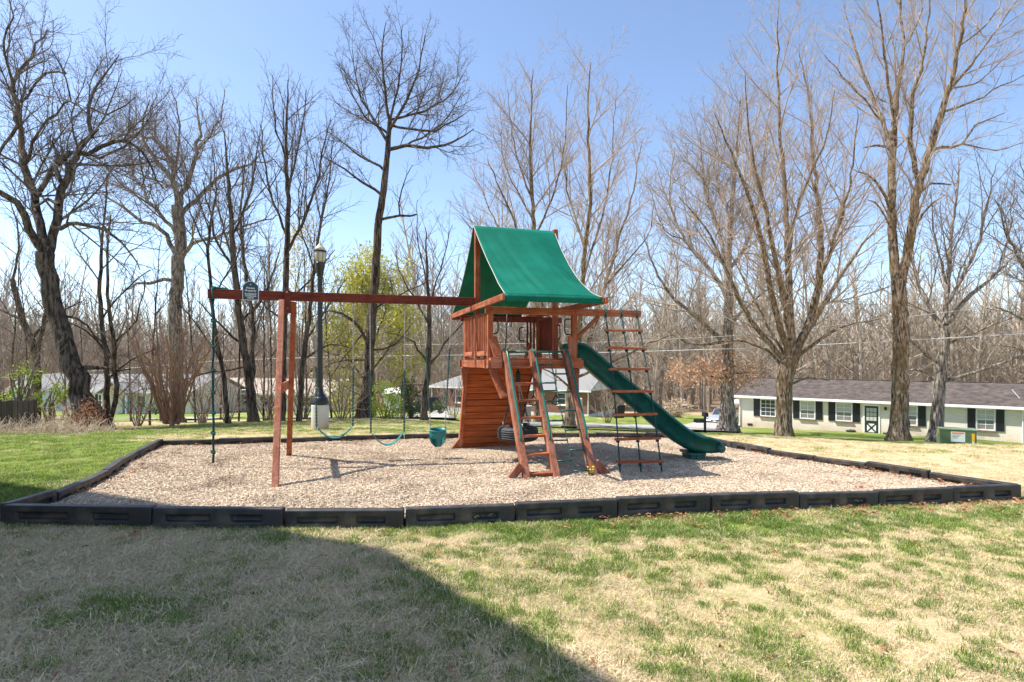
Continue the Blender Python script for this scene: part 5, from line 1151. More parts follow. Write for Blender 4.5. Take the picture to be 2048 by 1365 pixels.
def spawn(pts, rad, lev, cfg, rng, tubes, tips):
    seg = np.linalg.norm(np.diff(pts, axis=0), axis=1); cum = np.concatenate([[0], np.cumsum(seg)]); plen = cum[-1]
    cnt = max(2, int(plen * cfg['dens'][lev])); t0 = cfg['t0'][lev]; last = lev == cfg['levels'] - 1
    az = rng.random() * 6.283
    for i in range(cnt):
        t = t0 + (1 - t0) * (i + rng.random()) / cnt; q = t * plen; k = min(len(seg) - 1, int(np.searchsorted(cum, q, 'right') - 1)); f = (q - cum[k]) / (seg[k] + 1e-9)
        p = pts[k] + (pts[k + 1] - pts[k]) * f; d = (pts[k + 1] - pts[k]) / (seg[k] + 1e-9); r = rad[k] + (rad[k + 1] - rad[k]) * f
        az += 2.4 + rng.normal(0, .5)
        ref = np.array([0, 0, 1.]) if abs(d[2]) < .9 else np.array([1., 0, 0]); n1 = np.cross(d, ref); n1 /= np.linalg.norm(n1); n2 = np.cross(d, n1)
        an = math.radians(cfg['ang'][lev] + rng.normal(0, 10)); dr = d * math.cos(an) + (n1 * math.cos(az) + n2 * math.sin(az)) * math.sin(an); dr[2] += cfg['up'][lev]; dr /= np.linalg.norm(dr)
        L = min(cfg['maxl'][lev], plen * cfg['ratio'][lev]) * (1 - .5 * t) * rng.uniform(.65, 1.3)
        if L < cfg['lmin']: continue
        r0 = max(cfg['minr'], min(r * cfg['rk'], L * .0105 + .0035)); ns = (5, 4, 3)[min(lev, 2)]
        P = [p]; 
        for s in range(ns):
            dr = dr + rng.normal(0, cfg['wob'], 3); dr[2] += cfg['trop'][lev]; dr = dr / np.linalg.norm(dr); p = p + dr * (L / ns); P.append(p)
        P = np.array(P); Rr = r0 + (max(cfg['minr'] * .6, r0 * .28) - r0) * np.linspace(0, 1, ns + 1)
        tubes.add(P, Rr, 5 if lev == 0 else (4 if lev == 1 else 3))
        if last: tips.append(P[-1])
        else: spawn(P, Rr, lev + 1, cfg, rng, tubes, tips)
def leaves_mesh(name, P, m, parent, size, rng, per=1, spread=.1, stuff=True):
    P = np.repeat(np.asarray(P), per, 0); P = P + rng.normal(0, spread, P.shape); n = len(P)
    a = rng.normal(0, 1, (n, 3)); a /= np.linalg.norm(a, axis=1, keepdims=True); b = np.cross(a, rng.normal(0, 1, (n, 3))); b /= np.linalg.norm(b, axis=1, keepdims=True)
    s = size * rng.uniform(.6, 1.3, (n, 1)); V = np.stack([P - a * s, P + b * s * .5, P + a * s, P - b * s * .5], 1).reshape(-1, 3); F = np.arange(n * 4).reshape(-1, 4)
    o = np_mesh(name, V, F, m, parent, smooth=False); return o
def make_tree(name, label, Y, trunk, limbs=(), seed=0, lr=1.0, *a_, **k_):
    if isinstance(lr, str): return make_tree2(name, label, Y, trunk, limbs, seed, 1.0, lr, *a_, **k_)
    return make_tree2(name, label, Y, trunk, limbs, seed, lr, *a_, **k_)
def make_tree2(name, label, Y, trunk, limbs, seed, lr, bark='bark_tan', twig='twig', cfg=None, cat='tree', group=None, auto=0, auto_len=3.0, depth=.45, leaves=None, sides=14, wob=.02, flare=True, auto_range=(.35, 1), auto_up=.35):
    rng = np.random.default_rng(seed); c = dict(CFG); c.update(cfg or {})
    b0 = at(trunk[0][0], trunk[0][1], Y); gzv = gz(b0.x, b0.y); r = root(name, (b0.x, b0.y, min(b0.z, gzv + .3)), 0, label, cat, group); org = np.array(r.location)
    tp, tr = resample([list(at(x, y, Y) ) for x, y, q in trunk], [q for _, _, q in trunk], .45, rng, wob); tp = tp - org
    tp[0, 2] -= .35
    # trunk with uneven bark outline and root flare
    k = sides; n = len(tp); a = np.arange(k) * 2 * np.pi / k; T = np.gradient(tp, axis=0); T /= np.linalg.norm(T, axis=1, keepdims=True)
    N1 = np.cross(T, np.array([0, 1., 0])); N1 /= np.linalg.norm(N1, axis=1, keepdims=True); N2 = np.cross(T, N1)
    lob = 1 + .07 * np.sin(a * 3 + seed) + .05 * np.sin(a * 5 + 2 * seed); RR = tr[:, None] * lob[None] * (1 + rng.normal(0, .035, (n, k)))
    if flare:
        hgt = tp[:, 2] - tp[0, 2]; RR = RR * (1 + np.clip(1 - hgt / (3.2 * tr[0] + .3), 0, 1)[:, None] ** 2 * (.55 + .35 * np.sin(a * 5 + seed)[None]))
    V = tp[:, None] + RR[:, :, None] * (np.cos(a)[None, :, None] * N1[:, None] + np.sin(a)[None, :, None] * N2[:, None])
    i, j = np.meshgrid(np.arange(n - 1), np.arange(k), indexing='ij'); F = np.stack([i * k + j, i * k + (j + 1) % k, (i + 1) * k + (j + 1) % k, (i + 1) * k + j], -1).reshape(-1, 4)
    np_mesh('trunk', V.reshape(-1, 3), F, bark, r)
    TW = Tubes(); tips = []; longs = []
    for li, lim in enumerate(limbs):
        kd = rng.uniform(-depth, depth); acc = 0; pts = []
        for q, (x, y, rr) in enumerate(lim):
            if q: acc += math.hypot(x - lim[q - 1][0], y - lim[q - 1][1]) / FP * Y
            pts.append(list(at(x, y, Y + kd * acc)))
        P, R = resample(pts, [z * lr for _, _, z in lim], .5, rng, wob * 1.5); P = P - org; longs.append((P, R))
    for i in range(auto):
        t = auto_range[0] + (auto_range[1] - auto_range[0]) * (i + rng.random()) / auto; q = t * (n - 1); kk = min(n - 2, int(q)); p = tp[kk] + (tp[kk + 1] - tp[kk]) * (q - kk)
        az = i * 2.4 + rng.random(); dr = np.array([math.cos(az), math.sin(az), auto_up + .5 * t]); dr /= np.linalg.norm(dr); L = auto_len * rng.uniform(.6, 1.2) * (1.15 - .5 * t); P = [p]; m_ = max(4, int(L / .5))
        for s in range(m_): dr = dr + rng.normal(0, .10, 3); dr[2] += .05; dr /= np.linalg.norm(dr); p = p + dr * L / m_; P.append(p)
        r0 = min(tr[kk] * .5, L * .016 + .01); longs.append((np.array(P), np.linspace(r0, .012, m_ + 1)))
    for P, R in longs:
        LT = Tubes(); LT.add(P, R, 10 if R[0] > .08 else 6); np_mesh('limb', *LT.mesh(), bark, r); spawn(P, R, 0, c, rng, TW, tips)
    if tr[-1] < .09 and n >= 6: spawn(tp[n // 2:], tr[n // 2:], 0, c, rng, TW, tips)
    if tips:
        V, F = TW.mesh(); np_mesh('crown', V, F, twig, r)
    if leaves: leaves(r, np.array(tips), rng)
    return r
def L_(*a): return list(a)
T = make_tree
# old leaning oak at far left
T('oak_tree', 'huge old oak leaning left with a broken snag, at far left', 21,
  [(186, 858, .46), (168, 805, .37), (142, 730, .32), (112, 640, .29), (98, 560, .28), (90, 505, .29)],
  [L_((90, 510, .22), (76, 430, .20), (46, 330, .17), (35, 240, .13), (32, 180, .10), (62, 110, .07), (95, 60, .03)),
   L_((86, 500, .20), (52, 432, .17), (20, 402, .15), (-15, 376, .12), (-90, 330, .05)),
   L_((96, 510, .22), (110, 440, .20), (124, 380, .19), (130, 352, .17), (150, 312, .14), (180, 270, .11), (179, 215, .08), (200, 160, .05), (238, 110, .02)),
   L_((122, 365, .11), (112, 310, .085), (106, 272, .02)), L_((150, 312, .10), (172, 282, .08), (197, 258, .05)),
   L_((72, 392, .13), (95, 340, .12), (140, 312, .11), (200, 290, .10), (258, 286, .08), (300, 330, .05), (330, 380, .02)),
   L_((104, 455, .12), (140, 452, .10), (185, 452, .08), (230, 475, .06), (280, 540, .02)), L_((150, 738, .13), (190, 734, .11), (240, 743, .07), (262, 738, .03)),
   L_((36, 250, .09), (8, 285, .07), (-30, 330, .03)), L_((40, 205, .07), (88, 152, .05), (125, 143, .04), (104, 102, .02)), L_((30, 185, .07), (5, 110, .05), (20, 30, .03), (10, -40, .015)),
   L_((118, 410, .10), (98, 400, .07), (66, 415, .04)), L_((46, 330, .09), (80, 260, .06), (140, 200, .04), (120, 130, .02)), L_((179, 215, .06), (215, 225, .04), (270, 195, .02)),
   L_((150, 312, .07), (230, 300, .05), (300, 240, .03), (310, 180, .015)), L_((105, 620, .10), (150, 640, .06), (210, 690, .04), (240, 740, .015))],
  3, .74, 'bark_old', 'twig_dark', wob=.045, cfg=dict(wob=.15, dens=(2.0, 3.6, 7.5)))
T('oak_tree', 'tall spreading oak behind the leaning one, with pale crooked limbs', 30,
  [(350, 842, .40), (354, 760, .34), (352, 640, .32), (357, 540, .30), (359, 470, .29), (355, 412, .27)],
  [L_((355, 418, .18), (345, 362, .15), (312, 320, .12), (282, 262, .08), (300, 200, .03)), L_((356, 418, .18), (383, 342, .15), (398, 272, .10), (392, 195, .03)),
   L_((357, 436, .16), (420, 372, .13), (472, 340, .09), (548, 318, .03)), L_((354, 520, .17), (330, 470, .14), (270, 430, .10), (205, 388, .04)), L_((358, 520, .15), (390, 490, .12), (432, 472, .09), (552, 430, .03)),
   L_((355, 415, .14), (330, 302, .11), (250, 268, .06), (215, 285, .03)), L_((352, 562, .13), (300, 566, .10), (245, 582, .04)), L_((357, 470, .13), (300, 400, .10), (262, 330, .06), (270, 240, .02)), L_((398, 300, .08), (440, 240, .05), (450, 180, .02)), L_((345, 362, .10), (360, 270, .06), (345, 175, .02))],
  5, .8, 'bark_grey', 'twig', dict(wob=.14, dens=(2.0, 3.6, 7.5)), wob=.04)
# slender trees behind the swing frame
SL = dict(dens=(1.7, 3.0, 5.6), ang=(38, 40, 40), up=(.35, .2, .12), maxl=(3.2, 1.7, .85), wob=.08)
T('slender_tree', 'slender dark tree with forked trunk behind the sign', 24, [(508, 848, .22), (496, 740, .165), (481, 640, .135), (470, 540, .12), (463, 450, .095), (456, 350, .06), (448, 262, .02)],
  [L_((504, 780, .11), (506, 640, .095), (492, 560, .08), (482, 430, .055), (492, 320, .02)), L_((487, 690, .06), (440, 650, .045), (395, 602, .02)), L_((470, 545, .06), (430, 470, .045), (405, 360, .02)), L_((482, 645, .05), (530, 590, .04), (560, 500, .02)), L_((465, 470, .05), (500, 380, .035), (520, 260, .015)), L_((496, 735, .05), (420, 745, .035), (330, 770, .03), (250, 790, .012))], 7, 'bark_shaded', 'twig_dark', SL)
T('slender_tree', 'thin crooked tree just right of the knotted rope', 23, [(459, 850, .10), (447, 760, .085), (428, 640, .07), (417, 500, .055), (430, 380, .03), (424, 290, .012)], [L_((440, 720, .04), (400, 660, .03), (350, 600, .012)), L_((424, 600, .04), (470, 520, .025), (500, 430, .012)), L_((418, 510, .04), (380, 420, .025), (370, 330, .012))], 8, 'bark_shaded', 'twig_dark', SL)
T('slender_tree', 'tall slim tree rising behind the swing frame legs', 25, [(563, 850, .17), (566, 700, .145), (572, 560, .13), (576, 420, .10), (572, 300, .07), (576, 160, .018)],
  [L_((574, 505, .07), (612, 432, .055), (640, 332, .04), (662, 240, .015)), L_((573, 470, .06), (540, 380, .045), (520, 250, .02)), L_((575, 380, .05), (600, 280, .035), (612, 180, .015)), L_((570, 610, .05), (620, 560, .035), (670, 500, .015)), L_((568, 640, .05), (520, 600, .035), (480, 520, .015)), L_((574, 330, .04), (550, 240, .03), (545, 150, .012))], 9, 'bark_shaded', 'twig_dark', SL)
T('slender_tree', 'leaning slim tree between the swing frame and the lamp', 24, [(598, 848, .12), (604, 740, .10), (620, 620, .08), (632, 500, .06), (655, 380, .035), (668, 270, .012)], [L_((612, 680, .05), (650, 620, .035), (690, 560, .015)), L_((628, 540, .04), (600, 450, .03), (600, 350, .012)), L_((606, 720, .05), (660, 690, .035), (715, 700, .012))], 10, 'bark_shaded', 'twig_dark', SL)
thin = [(300, 846, 26, 'thin sapling left of the peeling shrub'), (322, 842, 33, 'straight sapling just behind the peeling shrub'), (392, 843, 30, 'thin sapling left of the knotted rope'), (440, 842, 34, 'faint thin sapling right of the knotted rope'),
        (478, 846, 29, 'thin straight sapling under the property sign'), (528, 848, 27, 'thin sapling right of the forked slender tree'), (543, 842, 31, 'thin sapling close to the near swing leg'), (613, 846, 28, 'sapling close to the left side of the lamp post'), (662, 845, 30, 'sapling right of the lamp post'),
        (700, 842, 33, 'sapling behind the near belt swing'), (262, 843, 35, 'sapling in front of the cream house door'), (130, 850, 30, 'thin tree in the brush left of the leaning oak'), (60, 850, 33, 'thin tree at the far left above the fence'), (20, 848, 29, 'crooked thin tree at the left picture edge')]
for i, (px, py, Y, lb) in enumerate(thin):
    rr = random.Random(i + 40); top = py - rr.uniform(300, 470) * 26 / Y; lean = rr.uniform(-28, 28)
    T('sapling', lb, Y, [(px, py, .055), (px + lean * .2, py + (top - py) * .3, .045), (px + lean * .5, py + (top - py) * .6, .03), (px + lean, top, .012)], (), 60 + i, 'bark_shaded', 'twig_dark', dict(SL, levels=2, dens=(1.4, 2.8, 3)), group='thin saplings along the tree line', auto=7, auto_len=2.6, sides=8, flare=False, wob=.018, auto_range=(.25, .95), auto_up=.8)
T('slender_tree', 'slim twin-trunked tree in front of the cream house', 22, [(211, 860, .12), (215, 760, .095), (205, 650, .08), (200, 560, .065), (206, 450, .04), (215, 350, .015)],
  [L_((216, 855, .10), (232, 800, .09), (230, 740, .08), (222, 640, .065), (214, 560, .05), (222, 430, .02)), L_((208, 700, .05), (170, 660, .035), (120, 640, .02), (60, 625, .01)), L_((204, 640, .04), (250, 580, .03), (300, 540, .015)), L_((214, 760, .045), (260, 720, .03), (310, 700, .012)), L_((226, 690, .04), (270, 640, .03), (290, 560, .012))], 12, 'bark_shaded', 'twig', SL)
# central dark tree
T('maple_tree', 'tall dark-trunked tree with rounded crown behind the swings', 26,
  [(727, 836, .29), (737, 740, .225), (744, 640, .20), (751, 540, .18), (758, 450, .165), (767, 380, .145), (775, 300, .12), (780, 240, .095)],
  [L_((760, 440, .07), (800, 432, .06), (834, 429, .04)), L_((800, 432, .04), (805, 380, .03), (825, 330, .012)), L_((775, 300, .09), (812, 292, .08), (852, 296, .065), (905, 285, .045), (948, 258, .018)), L_((780, 245, .08), (770, 180, .06), (765, 110, .04), (772, 45, .015)),
   L_((778, 262, .08), (812, 200, .06), (838, 140, .04), (850, 70, .015)), L_((776, 285, .08), (742, 230, .06), (716, 180, .04), (705, 100, .015)), L_((772, 345, .07), (722, 312, .055), (692, 290, .04), (650, 262, .015)), L_((765, 392, .075), (728, 366, .06), (690, 340, .045), (640, 308, .015)),
   L_((781, 240, .06), (850, 222, .05), (902, 190, .035), (932, 140, .012)), L_((780, 240, .06), (800, 150, .04), (805, 50, .012)), L_((778, 270, .06), (720, 220, .04), (690, 150, .012)), L_((742, 692, .08), (705, 640, .06), (660, 622, .04), (612, 640, .012)), L_((744, 650, .05), (700, 700, .04), (650, 770, .015)), L_((746, 620, .05), (800, 590, .035), (860, 560, .012)), L_((743, 700, .05), (790, 690, .035), (830, 640, .012)),
   L_((780, 250, .06), (870, 260, .045), (940, 220, .012)), L_((740, 720, .05), (690, 720, .04), (640, 740, .012)), L_((812, 292, .05), (880, 250, .035), (930, 180, .012))],
  14, 'bark_shaded', 'twig_dark', dict(wob=.13, dens=(2.4, 4.0, 8.5), maxl=(3.7, 1.8, .9)))
# trees behind the tower
UP = dict(ang=(44, 43, 42), up=(.22, .12, .07), wob=.08, maxl=(3.8, 1.9, .95), dens=(1.8, 3.2, 6.2))
T('forked_tree', 'tree with pale trunk forking low behind the chain ladder', 27, [(1139, 850, .25), (1141, 800, .225), (1146, 765, .22), (1152, 742, .20)],
  [L_((1148, 760, .13), (1120, 690, .11), (1082, 600, .09), (1042, 480, .065), (1010, 400, .045), (975, 318, .015)), L_((1152, 745, .14), (1162, 600, .12), (1172, 480, .095), (1182, 380, .07), (1176, 250, .045), (1182, 125, .015)), L_((1154, 742, .13), (1192, 640, .105), (1226, 520, .08), (1262, 400, .05), (1284, 285, .015)),
   L_((1154, 755, .08), (1230, 722, .06), (1292, 690, .04), (1350, 670, .012)), L_((1165, 560, .07), (1205, 430, .05), (1225, 300, .03), (1230, 190, .012)), L_((1170, 500, .06), (1140, 400, .045), (1120, 280, .012)), L_((1210, 570, .05), (1290, 480, .03), (1310, 400, .012)), L_((1145, 780, .06), (1100, 745, .04), (1060, 735, .012))], 16, 'bark_tan', 'bud', UP)
T('forked_tree', 'tall slim tree rising behind the canopy ridge', 31, [(1075, 845, .22), (1076, 700, .19), (1070, 560, .15), (1066, 430, .11), (1060, 300, .07), (1066, 140, .018)],
  [L_((1072, 600, .08), (1020, 500, .06), (980, 420, .04), (940, 330, .012)), L_((1068, 480, .07), (1110, 380, .05), (1130, 280, .03), (1135, 170, .012)), L_((1064, 400, .06), (1030, 300, .045), (1015, 180, .015)), L_((1072, 580, .06), (980, 500, .04), (920, 430, .012)), L_((1066, 440, .05), (1010, 330, .03), (1000, 230, .012))], 17, 'bark_tan', 'bud', UP)
T('small_tree', 'small tree with low curved branches behind the bucket swing', 27, [(848, 842, .16), (850, 780, .14), (857, 720, .12), (858, 640, .095), (855, 560, .065), (850, 455, .018)],
  [L_((857, 735, .07), (888, 690, .055), (925, 648, .035), (960, 590, .012)), L_((857, 728, .06), (835, 700, .05), (812, 676, .035), (770, 665, .012)), L_((857, 650, .06), (832, 600, .045), (805, 558, .03), (790, 500, .012)), L_((851, 770, .05), (828, 768, .04), (800, 772, .015)), L_((856, 620, .05), (880, 540, .035), (905, 450, .012)), L_((854, 570, .04), (835, 480, .025), (835, 400, .01))], 18, 'bark_shaded', 'twig', UP)
# right hand trees
def oak_leaves(r, tips, rng):
    o = np.array(r.location); P = []
    for x0, x1, y0, y1, n in ((1340, 1455, 725, 765, 520), (1450, 1520, 732, 770, 260), (1420, 1480, 690, 730, 80)):
        q = rng.random((n, 2)); cx = x0 + (x1 - x0) * q[:, 0]; cy = y0 + (y1 - y0) * q[:, 1] + 8 * np.sin(cx * .12)
        P += [list(at(a, b, 36 + rng.normal(0, 1.0))) for a, b in zip(cx, cy)]
    leaves_mesh('clinging_leaves', np.array(P) - o, 'oak_leaf', r, .10, rng, 3, .22)
T('oak_tree', 'grey-trunked oak with clinging orange leaves right of the slide', 36, [(1456, 862, .50), (1455, 800, .385), (1455, 720, .35), (1457, 640, .30), (1456, 560, .25), (1458, 500, .19), (1465, 400, .13), (1472, 300, .08), (1482, 190, .02)],
  [L_((1455, 692, .16), (1400, 640, .13), (1350, 600, .10), (1310, 540, .06), (1288, 470, .02)), L_((1457, 602, .16), (1420, 540, .13), (1370, 480, .10), (1340, 400, .06), (1350, 295, .02)), L_((1456, 562, .14), (1440, 470, .11), (1410, 380, .07), (1400, 260, .02)), L_((1458, 542, .14), (1500, 470, .11), (1520, 380, .07), (1532, 270, .02)),
   L_((1455, 762, .06), (1400, 748, .05), (1340, 738, .015)), L_((1456, 748, .06), (1500, 745, .045), (1532, 752, .015)), L_((1457, 650, .10), (1510, 600, .08), (1560, 560, .02)), L_((1456, 680, .09), (1390, 690, .06), (1330, 660, .02)), L_((1462, 440, .09), (1430, 340, .06), (1440, 220, .02)), L_((1370, 480, .06), (1330, 460, .04), (1300, 380, .015))], 20, 'bark_grey', 'twig_tan', dict(wob=.12, maxl=(4.6, 2.1, .95), minr=.0075), leaves=oak_leaves)
T('maple_tree', 'wide many-stemmed maple with reddish buds in front of the ranch house', 30, [(1570, 878, .42), (1568, 800, .385), (1573, 745, .43), (1588, 705, .36)],
  [L_((1584, 712, .22), (1580, 620, .19), (1576, 500, .15), (1570, 380, .11), (1560, 250, .07), (1556, 100, .04), (1558, 0, .015)), L_((1592, 708, .22), (1626, 620, .19), (1641, 520, .16), (1636, 400, .12), (1626, 300, .08), (1618, 200, .05), (1598, 100, .015)), L_((1580, 716, .17), (1546, 600, .14), (1522, 480, .11), (1482, 350, .07), (1428, 225, .015)),
   L_((1574, 728, .15), (1502, 640, .12), (1462, 560, .10), (1420, 470, .06), (1358, 395, .015)), L_((1592, 704, .16), (1652, 600, .13), (1702, 520, .09), (1742, 470, .05), (1775, 435, .015)), L_((1592, 716, .11), (1650, 672, .08), (1702, 650, .05), (1765, 638, .015)), L_((1586, 700, .16), (1560, 560, .13), (1532, 420, .09), (1502, 300, .05), (1490, 140, .015)),
   L_((1632, 580, .10), (1680, 450, .07), (1705, 330, .04), (1715, 220, .012)), L_((1576, 520, .08), (1600, 400, .06), (1650, 280, .04), (1670, 180, .012)), L_((1572, 740, .09), (1530, 700, .07), (1470, 680, .05), (1400, 690, .012)), L_((1578, 735, .08), (1530, 640, .06), (1450, 480, .04), (1400, 330, .012)), L_((1575, 770, .07), (1620, 755, .05), (1660, 762, .015))],
  22, 'bark_tan', 'bud', dict(UP, minr=.0065, dens=(1.4, 2.6, 4.8), maxl=(4.8, 2.3, 1.05)))
T('tulip_tree', 'tallest tree, straight mossy trunk forking into two leaders, right of the maple', 29, [(1797, 888, .50), (1798, 860, .41), (1800, 780, .375), (1801, 680, .35), (1800, 600, .335), (1799, 560, .33)],
  [L_((1793, 568, .24), (1785, 480, .215), (1783, 400, .20), (1785, 310, .18), (1788, 250, .15), (1796, 180, .11), (1806, 100, .075), (1800, 0, .05), (1796, -90, .02)), L_((1805, 568, .24), (1821, 470, .215), (1836, 380, .20), (1861, 300, .175), (1882, 230, .15), (1897, 180, .11), (1921, 90, .075), (1932, 0, .05), (1942, -80, .02)),
   L_((1785, 310, .11), (1764, 240, .09), (1740, 180, .07), (1711, 100, .05), (1688, 10, .02)), L_((1783, 302, .08), (1752, 290, .06), (1726, 296, .03)), L_((1784, 425, .08), (1750, 362, .06), (1708, 340, .02)), L_((1840, 368, .14), (1823, 300, .115), (1826, 200, .09), (1850, 100, .055), (1862, -30, .02)), L_((1860, 302, .09), (1884, 296, .08), (1925, 288, .06), (1952, 250, .04), (2010, 226, .015)),
   L_((1836, 390, .07), (1862, 368, .06), (1902, 370, .03)), L_((1890, 195, .08), (1942, 130, .06), (1992, 60, .04), (2045, -15, .015)), L_((1884, 225, .07), (1950, 200, .05), (2052, 148, .015)), L_((1788, 255, .08), (1775, 150, .06), (1760, 50, .04), (1750, -50, .015)), L_((1822, 470, .08), (1860, 410, .05), (1890, 390, .02)), L_((1785, 460, .06), (1750, 405, .04), (1735, 400, .015)), L_((1921, 90, .05), (1980, 40, .035), (2030, -60, .012)), L_((1806, 100, .05), (1840, 30, .035), (1850, -60, .012)), L_((1764, 240, .05), (1700, 170, .035), (1650, 110, .012)), L_((1925, 288, .04), (1990, 300, .03), (2060, 280, .012)), L_((1897, 180, .05), (1960, 160, .035), (2040, 90, .012))],
  24, 'bark_tan', 'twig_tan', dict(wob=.09, ang=(40, 38, 38), maxl=(4.4, 2.0, .9), dens=(1.4, 2.6, 5.0), minr=.0065))
T('spreading_tree', 'smaller spreading tree behind the transformer box', 31, [(1869, 884, .36), (1876, 800, .275), (1885, 720, .25), (1890, 655, .215)],
  [L_((1889, 665, .13), (1850, 600, .11), (1830, 540, .08), (1808, 470, .03), (1800, 400, .012)), L_((1890, 650, .14), (1896, 560, .12), (1902, 480, .09), (1912, 400, .06), (1922, 315, .015)), L_((1892, 650, .13), (1942, 590, .11), (1992, 550, .07), (2045, 495, .02)), L_((1886, 762, .10), (1950, 745, .08), (2022, 720, .05), (2080, 695, .015)), L_((1884, 765, .08), (1832, 740, .06), (1790, 750, .02)), L_((1893, 610, .11), (1952, 500, .08), (1972, 420, .05), (1992, 330, .015)),
   L_((1886, 735, .07), (1830, 690, .05), (1790, 660, .015)), L_((1891, 690, .08), (1960, 660, .06), (2040, 630, .015)), L_((1896, 570, .06), (1870, 480, .04), (1860, 380, .015)), L_((1992, 550, .05), (2020, 460, .035), (2030, 360, .012))],
  26, 'bark_grey', 'twig', dict(UP, dens=(1.8, 3.0, 5.0)))
T('spreading_tree', 'bare tree reaching in from beyond the right picture edge', 33, [(2110, 880, .3), (2105, 760, .26), (2100, 640, .22)], [L_((2100, 650, .14), (2060, 560, .11), (2020, 480, .07), (1990, 400, .02)), L_((2100, 680, .1), (2050, 640, .08), (1980, 610, .02)), L_((2102, 640, .12), (2090, 520, .09), (2060, 400, .04), (2040, 320, .015)), L_((2104, 720, .09), (2050, 700, .06), (1980, 690, .015))], 27, 'bark_grey', 'twig', UP)
T('spreading_tree', 'dark crooked tree left of the leaning oak, behind the yellow-green shrub', 34, [(70, 855, .26), (74, 780, .22), (68, 700, .2), (45, 640, .17), (25, 560, .13)], [L_((72, 720, .12), (90, 640, .1), (88, 560, .05), (70, 470, .02)), L_((45, 640, .1), (0, 620, .07), (-50, 600, .03)), L_((60, 680, .1), (110, 630, .07), (170, 600, .02)), L_((25, 560, .08), (40, 480, .05), (20, 400, .02))], 28, 'bark_old', 'twig', UP)

# peeling multi-stem shrub
rgm = random.Random(31); lim = []
for i in range(17):
    q = (i / 16 - .5) * 2 + rgm.uniform(-.06, .06); x0 = 344 + q * 14; top = rgm.uniform(600, 680) + abs(q) * 40; lim.append(L_((x0, 848, .05), (344 + q * 34, 790, .042), (344 + q * 62 + rgm.uniform(-6, 6), 720, .032), (344 + q * 92 + rgm.uniform(-10, 10), top, .012)))
T('crape_myrtle', 'many-stemmed shrub with peeling reddish bark left of the rope', 22, [(344, 852, .10), (344, 838, .08)], lim, 33, 'bark_myrtle', mat('myrtle_twig', (.30, .17, .11), (.44, .29, .20), .9, 3), dict(levels=2, dens=(2.6, 3.6, 4), ang=(30, 34, 34), up=(.5, .3, .2), maxl=(1.4, .7, .4), minr=.006), cat='shrub', depth=.6, flare=False)

bare = [(28, 20, 'tangled bare shrub behind the board fence'), (150, 24, 'bare twiggy shrub just left of the leaning oak trunk'), (275, 25, 'bare twiggy shrub between the twin-trunked tree and the peeling shrub'), (405, 26, 'bare brownish shrub just left of the knotted rope'), (455, 28, 'bare twiggy shrub right of the knotted rope'),
        (538, 27, 'bare shrub behind the near swing leg'), (605, 27, 'bare shrub behind the far swing leg'), (682, 26, 'bare twiggy shrub between the lamp post and the dark trunk'), (905, 36, 'pale bare shrub left of the tower by the brick house'), (1215, 40, 'pale bare shrub right of the ladder in front of the brick house'), (1290, 66, 'bare pale shrub at the wood edge behind the slide')]
for i, (px, Y, lb) in enumerate(bare):
    rb = random.Random(300 + i); x, y = gx(px, Y), Y; py = HZ + (CZ - gz(x, y)) / Y * FP; k = FP / Y; lim = []
    for j in range(9):
        q = (j / 8 - .5) * 2 + rb.uniform(-.1, .1); h = rb.uniform(2.0, 4.2) * (1 - .25 * abs(q)); lim.append(L_((px + q * .15 * k, py, .028), (px + q * .5 * k, py - h * .35 * k, .022), (px + (q * .95 + rb.uniform(-.15, .15)) * k, py - h * .7 * k, .015), (px + (q * 1.4 + rb.uniform(-.2, .2)) * k, py - h * k, .007)))
    T('bare_shrub', lb, Y, [(px, py, .05), (px, py - .12 * k, .04)], lim, 320 + i, 'bark_tan' if i > 7 else 'twig', 'twig_tan' if i > 2 else 'twig', dict(levels=2, dens=(2.6, 4.0, 4), ang=(42, 42, 40), up=(.2, .12, .1), maxl=(1.6, .8, .4), minr=.005, wob=.14), cat='shrub', group='bare shrubs along the tree line', depth=.7, flare=False, sides=6)

# ------------------------------------------------------------------ leafy shrubs and young trees
def leafy(name, label, px, Y, base_py, blobs, m, n, size, seed, stems=5, cat='shrub', stemmat='twig_dark', group=None, hollow=.3):
    rng = np.random.default_rng(seed); b = at(px, base_py, Y); r = root(name, b, 0, label, cat, group); o = np.array(b); P = []; mb = MB()
    tot = sum(w * h for _, _, w, h in blobs)
    for (cx, cy, w, h) in blobs:
        k = int(n * w * h / tot); d = rng.normal(0, 1, (k, 3)); d /= np.linalg.norm(d, axis=1, keepdims=True); rr = (hollow + (1 - hollow) * rng.random(k)) ** .6 * (1 + .28 * noise2(d[:, 0] * 3 + 7 + d[:, 1] * 2, d[:, 2] * 3 + d[:, 1] * 2, seed))[:]
        c = np.array(at(cx, cy, Y)); s = np.array([w / 2, (w / 2) * .9, h / 2]) / FP * Y; P.append(c - o + d * rr[:, None] * s)
        for i in range(max(2, stems)):
            e = c - o + rng.normal(0, .35, 3) * s; p0 = np.array([rng.normal(0, .06), rng.normal(0, .06), -.1]); mid = p0 * .5 + e * .5 + rng.normal(0, .08, 3); mb.tube([p0, mid, e, e + (e - mid) * .6 * rng.random()], [.035, .024, .014, .006], 5)
    mb.build('stems', stemmat, r, smooth=True); P = np.concatenate(P)
    cl = noise2(P[:, 0] * 2.2 + P[:, 1] * 1.3, P[:, 2] * 2.2 - P[:, 1], seed + 3); P = P[cl > .30]
    o2_ = leaves_mesh('foliage', P, m, r, size, rng, 1, .02); return r
def spring(r, tips, rng): leaves_mesh('foliage', tips[rng.random(len(tips)) < .8], 'spring_leaf', r, .078, rng, 24, .28)
